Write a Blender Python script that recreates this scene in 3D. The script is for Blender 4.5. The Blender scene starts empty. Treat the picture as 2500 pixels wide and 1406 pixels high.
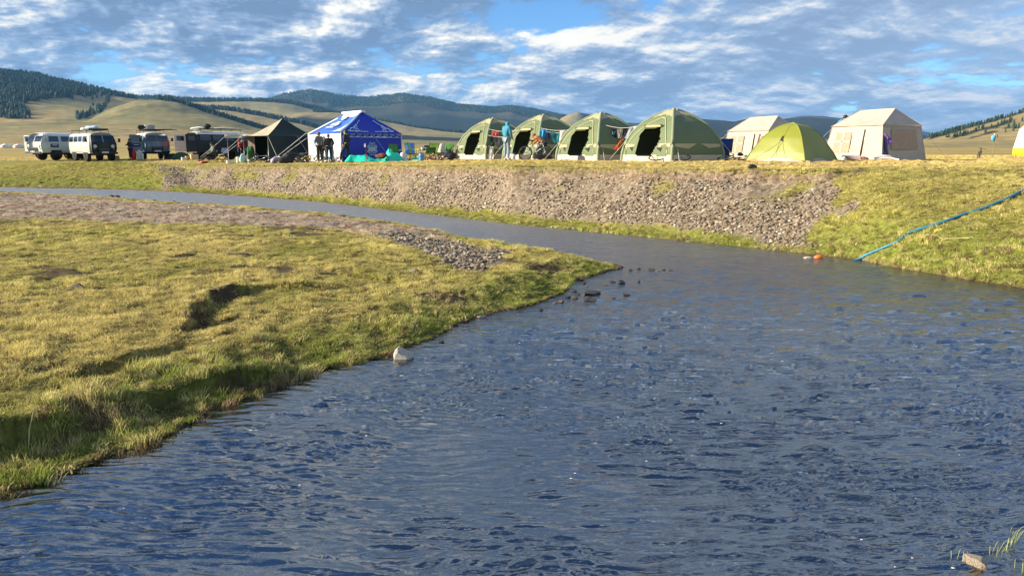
import bpy, math, random
import numpy as np
from mathutils import Vector, Matrix
random.seed(7)
RNG = np.random.default_rng(11)
scene = bpy.context.scene
COL = scene.collection
R = math.radians

# ------------------------------------------------------------------ camera
F = 1805.6                      # focal length in photo pixels (2500 wide)
HC = 2.5                        # eye height above the stream
PITCH = math.atan(335.0 / F)
CP, SP = math.cos(PITCH), math.sin(PITCH)
cam_data = bpy.data.cameras.new("camera")
cam_data.sensor_width = 36.0
cam_data.lens = 36.0 * F / 2500.0
cam_data.clip_start = 0.1
cam_data.clip_end = 60000.0
cam = bpy.data.objects.new("camera", cam_data)
cam.location = (0, 0, HC)
cam.rotation_euler = (math.pi / 2 - PITCH, 0, 0)
COL.objects.link(cam)
scene.camera = cam

# ------------------------------------------------------------------ render settings
scene.render.engine = 'CYCLES'
scene.cycles.use_denoising = True
scene.cycles.max_bounces = 6
scene.cycles.diffuse_bounces = 2
scene.cycles.glossy_bounces = 3
scene.cycles.transmission_bounces = 4
scene.cycles.transparent_max_bounces = 8
scene.cycles.volume_bounces = 0
scene.cycles.sample_clamp_indirect = 6.0
scene.view_settings.view_transform = 'Standard'
scene.view_settings.look = 'None'
scene.view_settings.exposure = 1.1
scene.view_settings.gamma = 1.0
scene.view_settings.use_curve_mapping = False

# ------------------------------------------------------------------ sun and sky
SUN_EL = R(21.0)
SUN_DIR = Vector((-0.985, -0.17, 0)).normalized()      # horizontal direction towards the sun
sun_vec = Vector((SUN_DIR.x * math.cos(SUN_EL), SUN_DIR.y * math.cos(SUN_EL), math.sin(SUN_EL)))
sun_data = bpy.data.lights.new("sun", 'SUN')
sun_data.energy = 5.0
sun_data.angle = R(0.55)
sun_data.color = (1.0, 0.87, 0.66)
sun = bpy.data.objects.new("sun", sun_data)
sun.rotation_euler = sun_vec.to_track_quat('Z', 'Y').to_euler()
sun.location = (-60, -20, 60)
COL.objects.link(sun)

world = bpy.data.worlds.new("World")
scene.world = world
world.use_nodes = True
wn, wl = world.node_tree.nodes, world.node_tree.links
wn.clear()


def N(tree, kind, **kw):
    n = tree.nodes.new(kind)
    for k, v in kw.items():
        if k.startswith('i_'):
            n.inputs[k[2:].replace('_', ' ')].default_value = v
        else:
            setattr(n, k, v)
    return n


def math_node(tree, op, a, b=None, c=None, clamp=False):
    n = tree.nodes.new('ShaderNodeMath')
    n.operation = op
    n.use_clamp = clamp
    for i, v in enumerate((a, b, c)):
        if v is None:
            continue
        if isinstance(v, (int, float)):
            n.inputs[i].default_value = v
        else:
            tree.links.new(v, n.inputs[i])
    return n.outputs[0]


def ramp(tree, fac, stops, interp='LINEAR'):
    n = tree.nodes.new('ShaderNodeValToRGB')
    n.color_ramp.interpolation = interp
    el = n.color_ramp.elements
    while len(el) < len(stops):
        el.new(0.5)
    for e, (p, c) in zip(el, stops):
        e.position = p
        e.color = (c, c, c, 1) if isinstance(c, (int, float)) else (*c, 1)
    tree.links.new(fac, n.inputs[0])
    return n.outputs[0]


def mixrgb(tree, fac, a, b, blend='MIX'):
    n = tree.nodes.new('ShaderNodeMix')
    n.data_type = 'RGBA'
    n.blend_type = blend
    for sock, v in ((n.inputs[0], fac), (n.inputs[6], a), (n.inputs[7], b)):
        if isinstance(v, (int, float)):
            sock.default_value = v
        elif isinstance(v, tuple):
            sock.default_value = (*v, 1) if len(v) == 3 else v
        else:
            tree.links.new(v, sock)
    return n.outputs[2]


def build_sky():
    t = world.node_tree
    L = t.links
    out = N(t, 'ShaderNodeOutputWorld')
    sky = N(t, 'ShaderNodeTexSky')
    sky.sky_type = 'NISHITA'
    sky.sun_disc = False
    sky.sun_elevation = SUN_EL
    sky.sun_rotation = math.atan2(SUN_DIR.x, SUN_DIR.y)
    sky.altitude = 1500
    sky.air_density = 1.0
    sky.dust_density = 0.3
    sky.ozone_density = 2.5
    tc = N(t, 'ShaderNodeTexCoord')
    sep = N(t, 'ShaderNodeSeparateXYZ')
    L.new(tc.outputs['Generated'], sep.inputs[0])
    x, y, z = sep.outputs
    zc = math_node(t, 'ADD', math_node(t, 'MAXIMUM', z, 0.0), 0.26)

    def plane(dx, dy, sc):
        cx = math_node(t, 'ADD', math_node(t, 'DIVIDE', x, zc), dx)
        cy = math_node(t, 'ADD', math_node(t, 'DIVIDE', y, zc), dy)
        cmb = N(t, 'ShaderNodeCombineXYZ')
        L.new(cx, cmb.inputs[0]); L.new(cy, cmb.inputs[1])
        cmb.inputs[2].default_value = 0.7
        return cmb.outputs[0]

    def cloud_noise(vec, sc, det, rough, dist):
        n = N(t, 'ShaderNodeTexNoise')
        n.noise_dimensions = '3D'
        n.inputs['Scale'].default_value = sc
        n.inputs['Detail'].default_value = det
        n.inputs['Roughness'].default_value = rough
        n.inputs['Distortion'].default_value = dist
        L.new(vec, n.inputs['Vector'])
        return n.outputs[0]
    OX, OY = SKY_OFF
    p0 = plane(OX, OY, 1)
    p1 = plane(OX - 0.05, OY - 0.15, 1)
    p2 = plane(OX - 0.018, OY - 0.05, 1)
    big = cloud_noise(p0, 0.62, 2.0, 0.5, 0.0)
    d0 = cloud_noise(p0, 2.1, 10.0, 0.60, 0.15)
    d1 = cloud_noise(p1, 2.1, 8.0, 0.58, 0.15)
    d2 = cloud_noise(p2, 2.1, 10.0, 0.60, 0.15)
    # cover: the small field plus the large one
    fe = cloud_noise(p0, 14.0, 5.0, 0.65, 0.3)
    cov = math_node(t, 'ADD', d0, math_node(t, 'MULTIPLY', math_node(t, 'SUBTRACT', big, 0.5), 0.45))
    cov = math_node(t, 'ADD', cov, math_node(t, 'MULTIPLY', math_node(t, 'SUBTRACT', fe, 0.5), 0.10))
    lit1 = math_node(t, 'SUBTRACT', d0, d1)
    lit2 = math_node(t, 'SUBTRACT', d0, d2)
    lit = math_node(t, 'ADD', math_node(t, 'MULTIPLY', lit1, 2.8), math_node(t, 'MULTIPLY', lit2, 3.8))
    cov = math_node(t, 'SUBTRACT', cov, math_node(t, 'MULTIPLY', math_node(t, 'SUBTRACT', z, 0.2, clamp=True), 0.16))
    dens = ramp(t, cov, [(0.365, 0.0), (0.43, 0.9), (0.50, 1.0)], 'EASE')
    thick = ramp(t, cov, [(0.42, 0.18), (0.60, -0.12 + 0.12)], 'LINEAR')
    pf = plane(OX - 0.006, OY - 0.018, 1)
    f0 = cloud_noise(p0, 11.0, 6.0, 0.65, 0.2)
    f1 = cloud_noise(pf, 11.0, 6.0, 0.65, 0.2)
    lit = math_node(t, 'ADD', lit, math_node(t, 'MULTIPLY', math_node(t, 'SUBTRACT', f0, f1), 1.1))
    lit = math_node(t, 'ADD', math_node(t, 'ADD', lit, 0.20), thick, clamp=True)
    ccol = ramp(t, lit, [(0.0, (0.15, 0.235, 0.38)), (0.35, (0.27, 0.37, 0.53)), (0.62, (0.56, 0.61, 0.66)), (0.92, (0.98, 0.92, 0.80))])
    # right-hand sky: softer, greyer-blue cloud
    soft = math_node(t, 'MULTIPLY', math_node(t, 'ADD', x, 0.1), 1.5, clamp=True)
    ccol = mixrgb(t, math_node(t, 'MULTIPLY', soft, 0.55), ccol, (0.34, 0.44, 0.60))
    skycol = mixrgb(t, 1.0, sky.outputs[0], (0.60, 0.84, 1.05), 'MULTIPLY')
    bg1 = N(t, 'ShaderNodeBackground'); L.new(skycol, bg1.inputs[0]); bg1.inputs[1].default_value = 0.088
    bg2 = N(t, 'ShaderNodeBackground'); L.new(ccol, bg2.inputs[0]); bg2.inputs[1].default_value = 0.61
    mx = N(t, 'ShaderNodeMixShader')
    L.new(dens, mx.inputs[0]); L.new(bg1.outputs[0], mx.inputs[1]); L.new(bg2.outputs[0], mx.inputs[2])
    L.new(mx.outputs[0], out.inputs[0])


world.cycles.sampling_method = 'MANUAL'
world.cycles.sample_map_resolution = 256
SKY_OFF = (20.5, 3.3)
build_sky()


# ------------------------------------------------------------------ picture geometry -> place
def e_of(py):
    """slope (rise per metre forward) of the ray through picture row py"""
    return np.tan(np.arctan((703.0 - np.asarray(py, float)) / F) - PITCH)


def ray(px, py):
    a, b = (px - 1250.0) / F, (703.0 - py) / F
    return Vector((a, CP + b * SP, b * CP - SP))


def at_z(px, py, z=0.0):
    d = ray(px, py)
    t = (z - HC) / d.z
    return (d.x * t, d.y * t)


def at_y(px, py, Y):
    d = ray(px, py)
    t = Y / d.y
    return Vector((d.x * t, Y, HC + d.z * t))


def col_of(px):
    """X/Y of a picture column near the horizon"""
    return (px - 1250.0) * CP / F


def px_of(c):
    return 1250.0 + c * F / CP


# ------------------------------------------------------------------ noise in numpy
def _hash(ix, iy, seed):
    h = (ix.astype(np.int64) * 374761393 + iy.astype(np.int64) * 668265263 + seed * 1442695041) & 0xFFFFFFFF
    h = ((h ^ (h >> 13)) * 1274126177) & 0xFFFFFFFF
    return ((h ^ (h >> 16)) & 0xFFFF) / 65535.0


def vnoise(x, y, seed=0):
    ix, iy = np.floor(x), np.floor(y)
    fx, fy = x - ix, y - iy
    fx = fx * fx * fx * (fx * (fx * 6 - 15) + 10)
    fy = fy * fy * fy * (fy * (fy * 6 - 15) + 10)
    a, b = _hash(ix, iy, seed), _hash(ix + 1, iy, seed)
    c, d = _hash(ix, iy + 1, seed), _hash(ix + 1, iy + 1, seed)
    return (a * (1 - fx) + b * fx) * (1 - fy) + (c * (1 - fx) + d * fx) * fy


def fbm(x, y, octaves=4, seed=0, gain=0.5):
    x = np.asarray(x, float); y = np.asarray(y, float)
    s, a, tot = 0.0, 1.0, 0.0
    for o in range(octaves):
        s = s + a * (vnoise(x * 2 ** o + 17.3 * o, y * 2 ** o - 9.1 * o, seed + o) - 0.5)
        tot += a
        a *= gain
    return s / tot * 2.0        # about -1..1


def smooth(t):
    t = np.clip(t, 0, 1)
    return t * t * (3 - 2 * t)


def lerp_tab(x, tab):
    t = np.array(tab, float)
    return np.interp(x, t[:, 0], t[:, 1])


def poly_sd(X, Y, poly):
    """signed distance to a closed polygon, positive inside"""
    P = np.array(poly, float)
    Q = np.roll(P, -1, axis=0)
    best = np.full(X.shape, 1e18)
    inside = np.zeros(X.shape, bool)
    for (x1, y1), (x2, y2) in zip(P, Q):
        dx, dy = x2 - x1, y2 - y1
        t = np.clip(((X - x1) * dx + (Y - y1) * dy) / (dx * dx + dy * dy + 1e-12), 0, 1)
        best = np.minimum(best, (X - x1 - t * dx) ** 2 + (Y - y1 - t * dy) ** 2)
        if y1 != y2:
            cond = ((y1 > Y) != (y2 > Y)) & (X < dx * (Y - y1) / (dy) + x1)
            inside ^= cond
    d = np.sqrt(best)
    return np.where(inside, d, -d)


def line_d(X, Y, pts):
    """distance to an open line and signed side (positive = right of travel)"""
    P = np.array(pts, float)
    best = np.full(X.shape, 1e18)
    side = np.zeros(X.shape)
    for (x1, y1), (x2, y2) in zip(P[:-1], P[1:]):
        dx, dy = x2 - x1, y2 - y1
        tt = ((X - x1) * dx + (Y - y1) * dy) / (dx * dx + dy * dy + 1e-12)
        t = np.clip(tt, 0, 1)
        d2 = (X - x1 - t * dx) ** 2 + (Y - y1 - t * dy) ** 2
        cr = dx * (Y - y1) - dy * (X - x1)
        m = d2 < best
        best = np.where(m, d2, best)
        side = np.where(m, -np.sign(cr), side)
    return np.sqrt(best), side


def W(pts, z=0.0):
    return [at_z(px, py, z) for px, py in pts]


# ------------------------------------------------------------------ the stream's outline
FAR_EDGE = [(-700, 452), (-300, 455), (0, 457), (200, 460), (370, 465), (500, 472), (640, 482), (800, 495), (950, 513), (1100, 530),
            (1250, 548), (1400, 562), (1550, 577), (1700, 592), (1850, 607), (2000, 623), (2100, 634), (2200, 655),
            (2350, 680), (2500, 703), (2750, 745), (3100, 810), (3600, 900)]
NEAR_EDGE = [(-700, 466), (-300, 470), (0, 473), (100, 480), (300, 494), (420, 503), (560, 510), (700, 520), (820, 531), (900, 541),
             (980, 553), (1060, 566), (1150, 586), (1250, 606), (1350, 622), (1450, 641), (1515, 655), (1440, 676), (1400, 690), (1380, 715),
             (1300, 745), (1200, 765), (1110, 795), (1050, 830), (960, 855), (930, 875), (850, 890), (790, 900), (740, 925),
             (620, 970), (520, 995), (450, 1045), (370, 1085), (280, 1110), (200, 1140), (100, 1180), (0, 1215), (-300, 1330), (-700, 1480)]
far_w, near_w = W(FAR_EDGE), W(NEAR_EDGE)
river_poly = far_w + [(14.0, 4.0), (12.0, 0.5), (-9.0, 0.5)] + near_w[::-1]
_fc = [p[0] / p[1] for p in far_w]
_fy = [p[1] for p in far_w]
# top of the far bank: picture row and forward distance for each column
TOP = [(-700, 393, 62), (0, 393, 58.5), (200, 394, 56.0), (330, 396, 53.5), (400, 401, 50.5), (500, 405, 47.0), (650, 404, 42.8), (800, 403.5, 38.8), (1000, 404, 33.6), (1250, 405.5, 28.4),
       (1400, 408, 26.6), (1600, 411, 24.4), (1800, 413, 22.6), (2000, 415, 21.2), (2150, 411, 21.2), (2300, 407, 21.6), (2500, 404, 21.6), (3200, 404, 20.5)]
_tc = [col_of(a) for a, b, c in TOP]
_ty = [c for a, b, c in TOP]
_tz = [HC + float(e_of(b)) * c for a, b, c in TOP]
PLAT = [(-700, 1.80), (230, 1.82), (500, 1.80), (830, 1.84), (1000, 1.93), (1240, 2.03), (1640, 2.06), (2140, 2.07), (2300, 2.04), (2500, 2.02), (3200, 2.0)]
# foot of the hills: picture row and forward distance
FOOT = [(-700, 296, 1150), (0, 300, 1100), (200, 300, 1100), (400, 306, 1100), (700, 322, 1400), (1000, 327, 2200), (1300, 334, 2600), (1700, 344, 2600), (2100, 349, 2000), (2250, 352, 1000), (2500, 350, 900), (3200, 345, 900)]
_qc = [col_of(a) for a, b, c in FOOT]
_qe = [float(e_of(b)) for a, b, c in FOOT]
_qy = [c for a, b, c in FOOT]

HILLS = [  # name, distance, front width, back width, outline, roughness
    ('forest_hill', 2300, 1050, 900, [(-900, 60), (-600, 90), (-300, 128), (0, 173), (60, 181), (100, 184), (200, 207), (300, 231), (400, 250), (500, 268), (600, 300), (660, 335), (720, 368)]),
    ('back_ridge', 3400, 900, 900, [(150, 262), (300, 243), (340, 238), (420, 238), (470, 244), (560, 245), (640, 246), (720, 251), (780, 265), (850, 280), (900, 298), (960, 325), (1010, 368)]),
    ('mound', 1500, 420, 420, [(150, 368), (190, 330), (215, 300), (245, 280), (290, 260), (340, 246), (370, 242), (405, 243), (440, 250), (500, 270), (570, 293), (640, 320), (690, 342), (740, 368)]),
    ('middle_spur', 2300, 420, 400, [(440, 275), (480, 265), (530, 266), (600, 276), (680, 291), (740, 304), (800, 320), (860, 368)]),
    ('grass_spur', 2900, 420, 420, [(820, 272), (860, 274), (900, 284), (960, 299), (1020, 311), (1100, 322), (1180, 329), (1300, 337), (1400, 368)]),
    ('big_mountain', 5600, 2200, 1500, [(560, 290), (620, 255), (655, 244), (700, 230), (765, 220), (830, 232), (900, 239), (950, 233), (990, 229), (1050, 239), (1120, 256), (1200, 263), (1250, 260), (1300, 267), (1380, 284), (1500, 300), (1600, 335), (1700, 368)]),
    ('small_peak', 4600, 1100, 900, [(1250, 368), (1330, 330), (1370, 287), (1390, 277), (1410, 273), (1450, 281), (1500, 293), (1560, 305), (1640, 330), (1700, 368)]),
    ('brown_hills', 4300, 1500, 1200, [(1400, 368), (1500, 335), (1560, 316), (1620, 301), (1680, 288), (1750, 293), (1790, 296), (1830, 287), (1860, 282), (1910, 291), (1950, 286), (2000, 288), (2040, 292), (2090, 295), (2180, 305), (2240, 325), (2290, 345), (2340, 368)]),
    ('far_blue_hill', 6200, 1200, 1000, [(1850, 300), (1910, 290), (1950, 283), (2000, 283), (2040, 288), (2090, 287), (2160, 300), (2230, 318), (2255, 322), (2280, 327), (2340, 345), (2400, 368)]),
    ('right_hill', 1250, 420, 500, [(2180, 368), (2240, 346), (2275, 333), (2340, 314), (2420, 292), (2500, 266), (2700, 215), (3200, 130), (3600, 110)]),
]


def base_height(c, Y):
    """plateau, plain and gentle rise to the foot of the hills (no hills)"""
    yt = np.interp(c, _tc, _ty)
    zt = np.interp(c, _tc, _tz)
    zp = np.interp(c, [col_of(a) for a, b in PLAT], [b for a, b in PLAT])
    z = zt + (zp - zt) * smooth((Y - yt) / 5.0)
    qe, qy = np.interp(c, _qc, _qe), np.interp(c, _qc, _qy)
    t = np.clip((Y - 90.0) / (qy - 90.0), 0, 1)
    target = HC + qe * qy
    z = z + (target - zp) * (0.10 * t + 0.90 * t ** np.interp(c, [-0.7, -0.3, 0.0], [3.0, 2.6, 2.0]))
    return z


def hill_height(c, Y, zb):
    px = px_of(c)
    z = zb.copy()
    for k, (nm, Y0, wf, wb, sil) in enumerate(HILLS):
        s = np.array(sil, float)
        e = np.interp(px, s[:, 0], e_of(s[:, 1]), left=float(e_of(s[0, 1])), right=float(e_of(s[-1, 1])))
        Yk = Y0 * (1 + 0.0 * c)
        peak = HC + e * Yk
        u = (Y - Yk)
        t = np.where(u < 0, 1 + u / wf, 1 - u / wb)
        t = np.clip(t, 0, 1)
        prof = np.where(u < 0, t ** 1.15 * (1.6 - 0.6 * t) , smooth(t))
        X = c * Y
        sc = Y0 / 9.0
        # ravines and spurs running down the slope, fading at the crest
        rid = 1 - np.abs(fbm(X / sc, Y / (sc * 2.2), 4, 40 + k * 7))
        amp = 0.20 * np.sin(np.pi * np.clip(t, 0, 1))
        prof = prof * (1 - amp * (1.9 - 1.9 * rid) ) - amp * 0.10 * fbm(X / sc * 2.3, Y / sc * 2, 3, 90 + k)
        hk = zb + np.maximum(0, (peak - zb)) * prof
        z = np.maximum(z, hk)
    return z


# scarps and hollows in the near meadow: line, drop, width (lower on the right-hand/near side)
SCARPS = [([(-60, 1075), (60, 1045), (200, 1000), (330, 965), (420, 935), (520, 914), (600, 897), (690, 880)], 0.34, 0.65),
          ([(452, 800), (470, 770), (520, 742), (600, 722), (700, 715), (770, 716)], 0.20, 0.60),
          ([(450, 805), (480, 790), (540, 785)], 0.22, 0.4),
          ([(240, 905), (330, 880), (420, 850), (500, 835)], 0.12, 0.5),
          ([(830, 675), (900, 682), (960, 690)], 0.06, 0.5),
          ([(1380, 716), (1320, 735), (1210, 762)], 0.02, 0.3)]
SC_W = [([at_z(a, b, 0.22) for a, b in pts], d, w) for pts, d, w in SCARPS]


def ground(X, Y):
    X = np.asarray(X, float); Y = np.asarray(Y, float)
    c = X / np.maximum(Y, 1e-3)
    z = base_height(c, Y)
    far = Y > 95
    if far.any():
        z = np.where(far, hill_height(c, Y, z), z)
        z = z + np.where(far, fbm(X / 40, Y / 60, 4, 3) * np.clip((Y - 95) / 600, 0, 1) * 2.0, 0)
    nr = (Y < 75)
    if nr.any():
        x, y, cc = X[nr], Y[nr], c[nr]
        zz = z[nr]
        sd = poly_sd(x, y, river_poly)
        yw = np.interp(cc, _fc, _fy)
        n1 = fbm(x / 1.3, y / 1.3, 4, 5)
        n2 = fbm(x / 4.5, y / 4.5, 3, 6)
        yt = np.interp(cc, _tc, _ty) + n1 * 0.42 + n2 * 0.30
        zt = np.interp(cc, _tc, _tz)
        s = (y - yw) / np.maximum(yt - yw, 0.5)
        px = px_of(cc)
        scree = smooth((px - 380) / 90) * smooth((2190 - px) / 260)
        toe = 0.30 * scree * (1 - smooth((px - 1500) / 300))
        prof_s = np.where(s < toe, s * 0.35, toe * 0.35 + (s - toe) / (1 - toe) * (0.86 - toe * 0.35))
        prof_s = np.where(s > 0.95, prof_s + (s - 0.95) / 0.05 * 0.14, prof_s)
        prof_g = np.sin(np.clip(s, 0, 1) * np.pi / 2) ** 0.9
        prof_g = 0.85 * prof_g + 0.15 * np.clip(s * 6, 0, 1)
        prof = prof_s * scree + prof_g * (1 - scree)
        bank = zt * prof + 0.02
        bank = bank + (n1 * 0.05 + n2 * 0.05) * np.clip(s * 4, 0, 1) * np.clip((1 - s) * 8, 0.15, 1) * (1 - 0.0 * scree)
        bank = bank + scree * 0.05 * fbm(x / 0.35, y / 0.35, 3, 28) * np.clip(s * 3, 0, 1) * np.clip((1 - s) * 12, 0, 1)
        plate = zz + fbm(x / 0.7, y / 0.7, 3, 8) * 0.012 + fbm(x / 5, y / 5, 2, 9) * 0.03
        bank = np.where(s < 1, bank, plate)
        # meadow on the near side
        d = -sd
        m = 0.03 + 0.22 * smooth(d / 1.1) + 0.10 * smooth((d - 1.0) / 4) + 0.05 * n1 * np.clip(d * 2, 0, 1) + 0.08 * n2 * np.clip(d / 2, 0, 1)
        m = m + 0.055 * fbm(x / 0.30, y / 0.30, 3, 19) * np.clip(d * 4, 0, 1)
        for pts, drop, wd in SC_W:
            dl, sidep = line_d(x + 0.10 * fbm(x / 0.5, y / 0.5, 3, 23), y + 0.14 * fbm(x / 0.45, y / 0.45, 3, 24), pts)
            dl = dl + 0.12 * np.abs(fbm(x / 0.35, y / 0.35, 3, 25)) + 0.0 * n2
            drop_n = drop * np.clip(0.85 + 1.5 * fbm(x / 0.7, y / 0.7, 3, 26), 0.05, 1.6)
            fall = np.clip(1 - dl / wd, 0, 1)
            fall = np.where(sidep > 0, smooth(fall * 1.4) * smooth(dl / 0.16), smooth(fall * 1.0 - 0.85) * 0.4)
            lip = np.where(sidep <= 0, np.exp(-(dl / (wd * 0.5)) ** 2) * 0.35, 0)
            m = m - drop_n * fall * np.clip(d * 3, 0, 1) + drop_n * lip * np.clip(d * 3, 0, 1)
        nearside = (y < yw)
        land = np.where(nearside, np.maximum(m, 0.02), bank)
        bed = -0.03 - 0.20 * smooth(sd / 1.5) + 0.05 * fbm(x / 0.5, y / 0.5, 3, 21)
        zz = np.where(sd > 0, bed, land)
        # soft shore
        z = z.copy()
        z[nr] = zz
    return z


def gz(x, y):
    return float(ground(np.array([x]), np.array([y]))[0])


def pt(px, Y):
    """ground point under picture column px at forward distance Y"""
    x = col_of(px) * Y
    return Vector((x, Y, gz(x, Y)))


# ------------------------------------------------------------------ object helpers
def tag(o, label=None, cat=None, group=None, kind=None):
    if label: o['label'] = label
    if cat: o['category'] = cat
    if group: o['group'] = group
    if kind: o['kind'] = kind
    return o


def empty(name, loc, rz=0.0, label=None, cat=None, group=None):
    o = bpy.data.objects.new(name, None)
    o.empty_display_size = 0.2
    o.location = loc
    o.rotation_euler = (0, 0, rz)
    COL.objects.link(o)
    return tag(o, label, cat, group)


def link_mesh(name, me, parent=None, loc=None, rot=None, scale=None):
    o = bpy.data.objects.new(name, me)
    COL.objects.link(o)
    if parent is not None: o.parent = parent
    if loc is not None: o.location = loc
    if rot is not None: o.rotation_euler = rot
    if scale is not None: o.scale = scale if not isinstance(scale, (int, float)) else (scale,) * 3
    return o


def grid_mesh(name, V, nr_, nc_, keep=None):
    """V: (nr*nc,3); quads"""
    i = np.arange(nr_ - 1)[:, None] * nc_ + np.arange(nc_ - 1)[None, :]
    q = np.stack([i, i + 1, i + nc_ + 1, i + nc_], -1).reshape(-1, 4)
    if keep is not None:
        q = q[keep.reshape(-1)]
        used = np.zeros(len(V), bool); used[q.ravel()] = True
        remap = np.cumsum(used) - 1
        V = V[used]; q = remap[q]
        sel = used
    else:
        sel = None
    me = bpy.data.meshes.new(name)
    me.vertices.add(len(V)); me.vertices.foreach_set('co', V.astype(np.float32).ravel())
    me.loops.add(q.size); me.loops.foreach_set('vertex_index', q.astype(np.int32).ravel())
    me.polygons.add(len(q)); me.polygons.foreach_set('loop_start', np.arange(0, q.size, 4, dtype=np.int32))
    me.polygons.foreach_set('loop_total', np.full(len(q), 4, np.int32))
    me.polygons.foreach_set('use_smooth', np.ones(len(q), bool))
    me.update()
    return me, sel


class MB:
    """mesh builder: collects verts/faces; faces carry a material index"""
    def __init__(self):
        self.v, self.f, self.m, self.s = [], [], [], []

    def add(self, vs, fs, mi=0, smooth_=False):
        b = len(self.v)
        self.v += [tuple(v) for v in vs]
        self.f += [tuple(b + i for i in f) for f in fs]
        self.m += [mi] * len(fs)
        self.s += [smooth_] * len(fs)
        return self

    def box(self, c, s, rz=0.0, mi=0, taper=1.0, rot=None):
        cx, cy, cz = c; sx, sy, sz = s[0] / 2, s[1] / 2, s[2] / 2
        M = rot if rot is not None else Matrix.Rotation(rz, 3, 'Z')
        vs = []
        for z_ in (-1, 1):
            k = taper if z_ > 0 else 1.0
            for a, b in ((-1, -1), (1, -1), (1, 1), (-1, 1)):
                p = M @ Vector((a * sx * k, b * sy * k, z_ * sz))
                vs.append((cx + p.x, cy + p.y, cz + p.z))
        return self.add(vs, [(0, 3, 2, 1), (4, 5, 6, 7), (0, 1, 5, 4), (1, 2, 6, 5), (2, 3, 7, 6), (3, 0, 4, 7)], mi)

    def tube(self, pts, r, n=6, mi=0, cap=True, closed=False):
        P = [Vector(p) for p in pts]
        m = len(P)
        rs = r if isinstance(r, (list, tuple)) else [r] * m
        rings = []
        up = Vector((0, 0, 1))
        for i, p in enumerate(P):
            if closed:
                t = (P[(i + 1) % m] - P[i - 1])
            else:
                t = (P[min(i + 1, m - 1)] - P[max(i - 1, 0)])
            if t.length < 1e-9: t = Vector((0, 0, 1))
            t.normalize()
            ref = up if abs(t.z) < 0.95 else Vector((1, 0, 0))
            a = t.cross(ref).normalized(); b = t.cross(a).normalized()
            rings.append([p + (a * math.cos(2 * math.pi * k / n) + b * math.sin(2 * math.pi * k / n)) * rs[i] for k in range(n)])
        vs = [tuple(q) for rg in rings for q in rg]
        fs = []
        for i in range(m if closed else m - 1):
            j = (i + 1) % m
            for k in range(n):
                fs.append((i * n + k, i * n + (k + 1) % n, j * n + (k + 1) % n, j * n + k))
        if cap and not closed:
            fs.append(tuple(range(n)))
            fs.append(tuple((m - 1) * n + k for k in reversed(range(n))))
        return self.add(vs, fs, mi, True)

    def lathe(self, prof, n=16, c=(0, 0, 0), axis='z', mi=0, smooth_=True):
        vs, fs = [], []
        for r_, h in prof:
            for k in range(n):
                a = 2 * math.pi * k / n
                p = (r_ * math.cos(a), r_ * math.sin(a), h)
                if axis == 'y': p = (p[0], p[2], p[1])
                if axis == 'x': p = (p[2], p[0], p[1])
                vs.append((c[0] + p[0], c[1] + p[1], c[2] + p[2]))
        for i in range(len(prof) - 1):
            for k in range(n):
                fs.append((i * n + k, i * n + (k + 1) % n, (i + 1) * n + (k + 1) % n, (i + 1) * n + k))
        fs.append(tuple(reversed(range(n))))
        fs.append(tuple((len(prof) - 1) * n + k for k in range(n)))
        return self.add(vs, fs, mi, smooth_)

    def blob(self, c, s, seed=0, rough=0.2, sub=2, mi=0, smooth_=False, flat=None):
        vs, fs = ico(sub)
        rr = random.Random(seed)
        k1 = [Vector((rr.uniform(-1, 1), rr.uniform(-1, 1), rr.uniform(-1, 1))) * 2.2 for _ in range(5)]
        ph = [rr.uniform(0, 6) for _ in range(5)]
        out = []
        for v in vs:
            d = sum(math.sin(v.dot(k) * 1.7 + p) for k, p in zip(k1, ph)) / 5
            w = v * (1 + rough * 2 * d)
            if flat is not None and w.z < flat: w.z = flat
            out.append((c[0] + w.x * s[0], c[1] + w.y * s[1], c[2] + w.z * s[2]))
        return self.add(out, fs, mi, smooth_)

    def mesh(self, name, mats):
        me = bpy.data.meshes.new(name)
        me.from_pydata(self.v, [], self.f)
        for m_ in (mats if isinstance(mats, (list, tuple)) else [mats]):
            me.materials.append(m_)
        me.polygons.foreach_set('material_index', self.m)
        me.polygons.foreach_set('use_smooth', self.s)
        me.update()
        return me

    def build(self, name, mats, parent=None, **kw):
        return link_mesh(name, self.mesh(name, mats), parent, **kw)


_ico = {}


def ico(sub):
    if sub in _ico: return _ico[sub]
    t = (1 + 5 ** 0.5) / 2
    vs = [Vector(v).normalized() for v in [(-1, t, 0), (1, t, 0), (-1, -t, 0), (1, -t, 0), (0, -1, t), (0, 1, t), (0, -1, -t), (0, 1, -t), (t, 0, -1), (t, 0, 1), (-t, 0, -1), (-t, 0, 1)]]
    fs = [(0, 11, 5), (0, 5, 1), (0, 1, 7), (0, 7, 10), (0, 10, 11), (1, 5, 9), (5, 11, 4), (11, 10, 2), (10, 7, 6), (7, 1, 8), (3, 9, 4), (3, 4, 2), (3, 2, 6), (3, 6, 8), (3, 8, 9), (4, 9, 5), (2, 4, 11), (6, 2, 10), (8, 6, 7), (9, 8, 1)]
    for _ in range(sub):
        cache, nf = {}, []

        def mid(a, b):
            k = (min(a, b), max(a, b))
            if k not in cache:
                vs.append(((vs[a] + vs[b]) / 2).normalized()); cache[k] = len(vs) - 1
            return cache[k]
        for a, b, c in fs:
            ab, bc, ca = mid(a, b), mid(b, c), mid(c, a)
            nf += [(a, ab, ca), (b, bc, ab), (c, ca, bc), (ab, bc, ca)]
        fs = nf
    _ico[sub] = (vs, fs)
    return _ico[sub]


# ------------------------------------------------------------------ materials
_mats = {}


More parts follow.
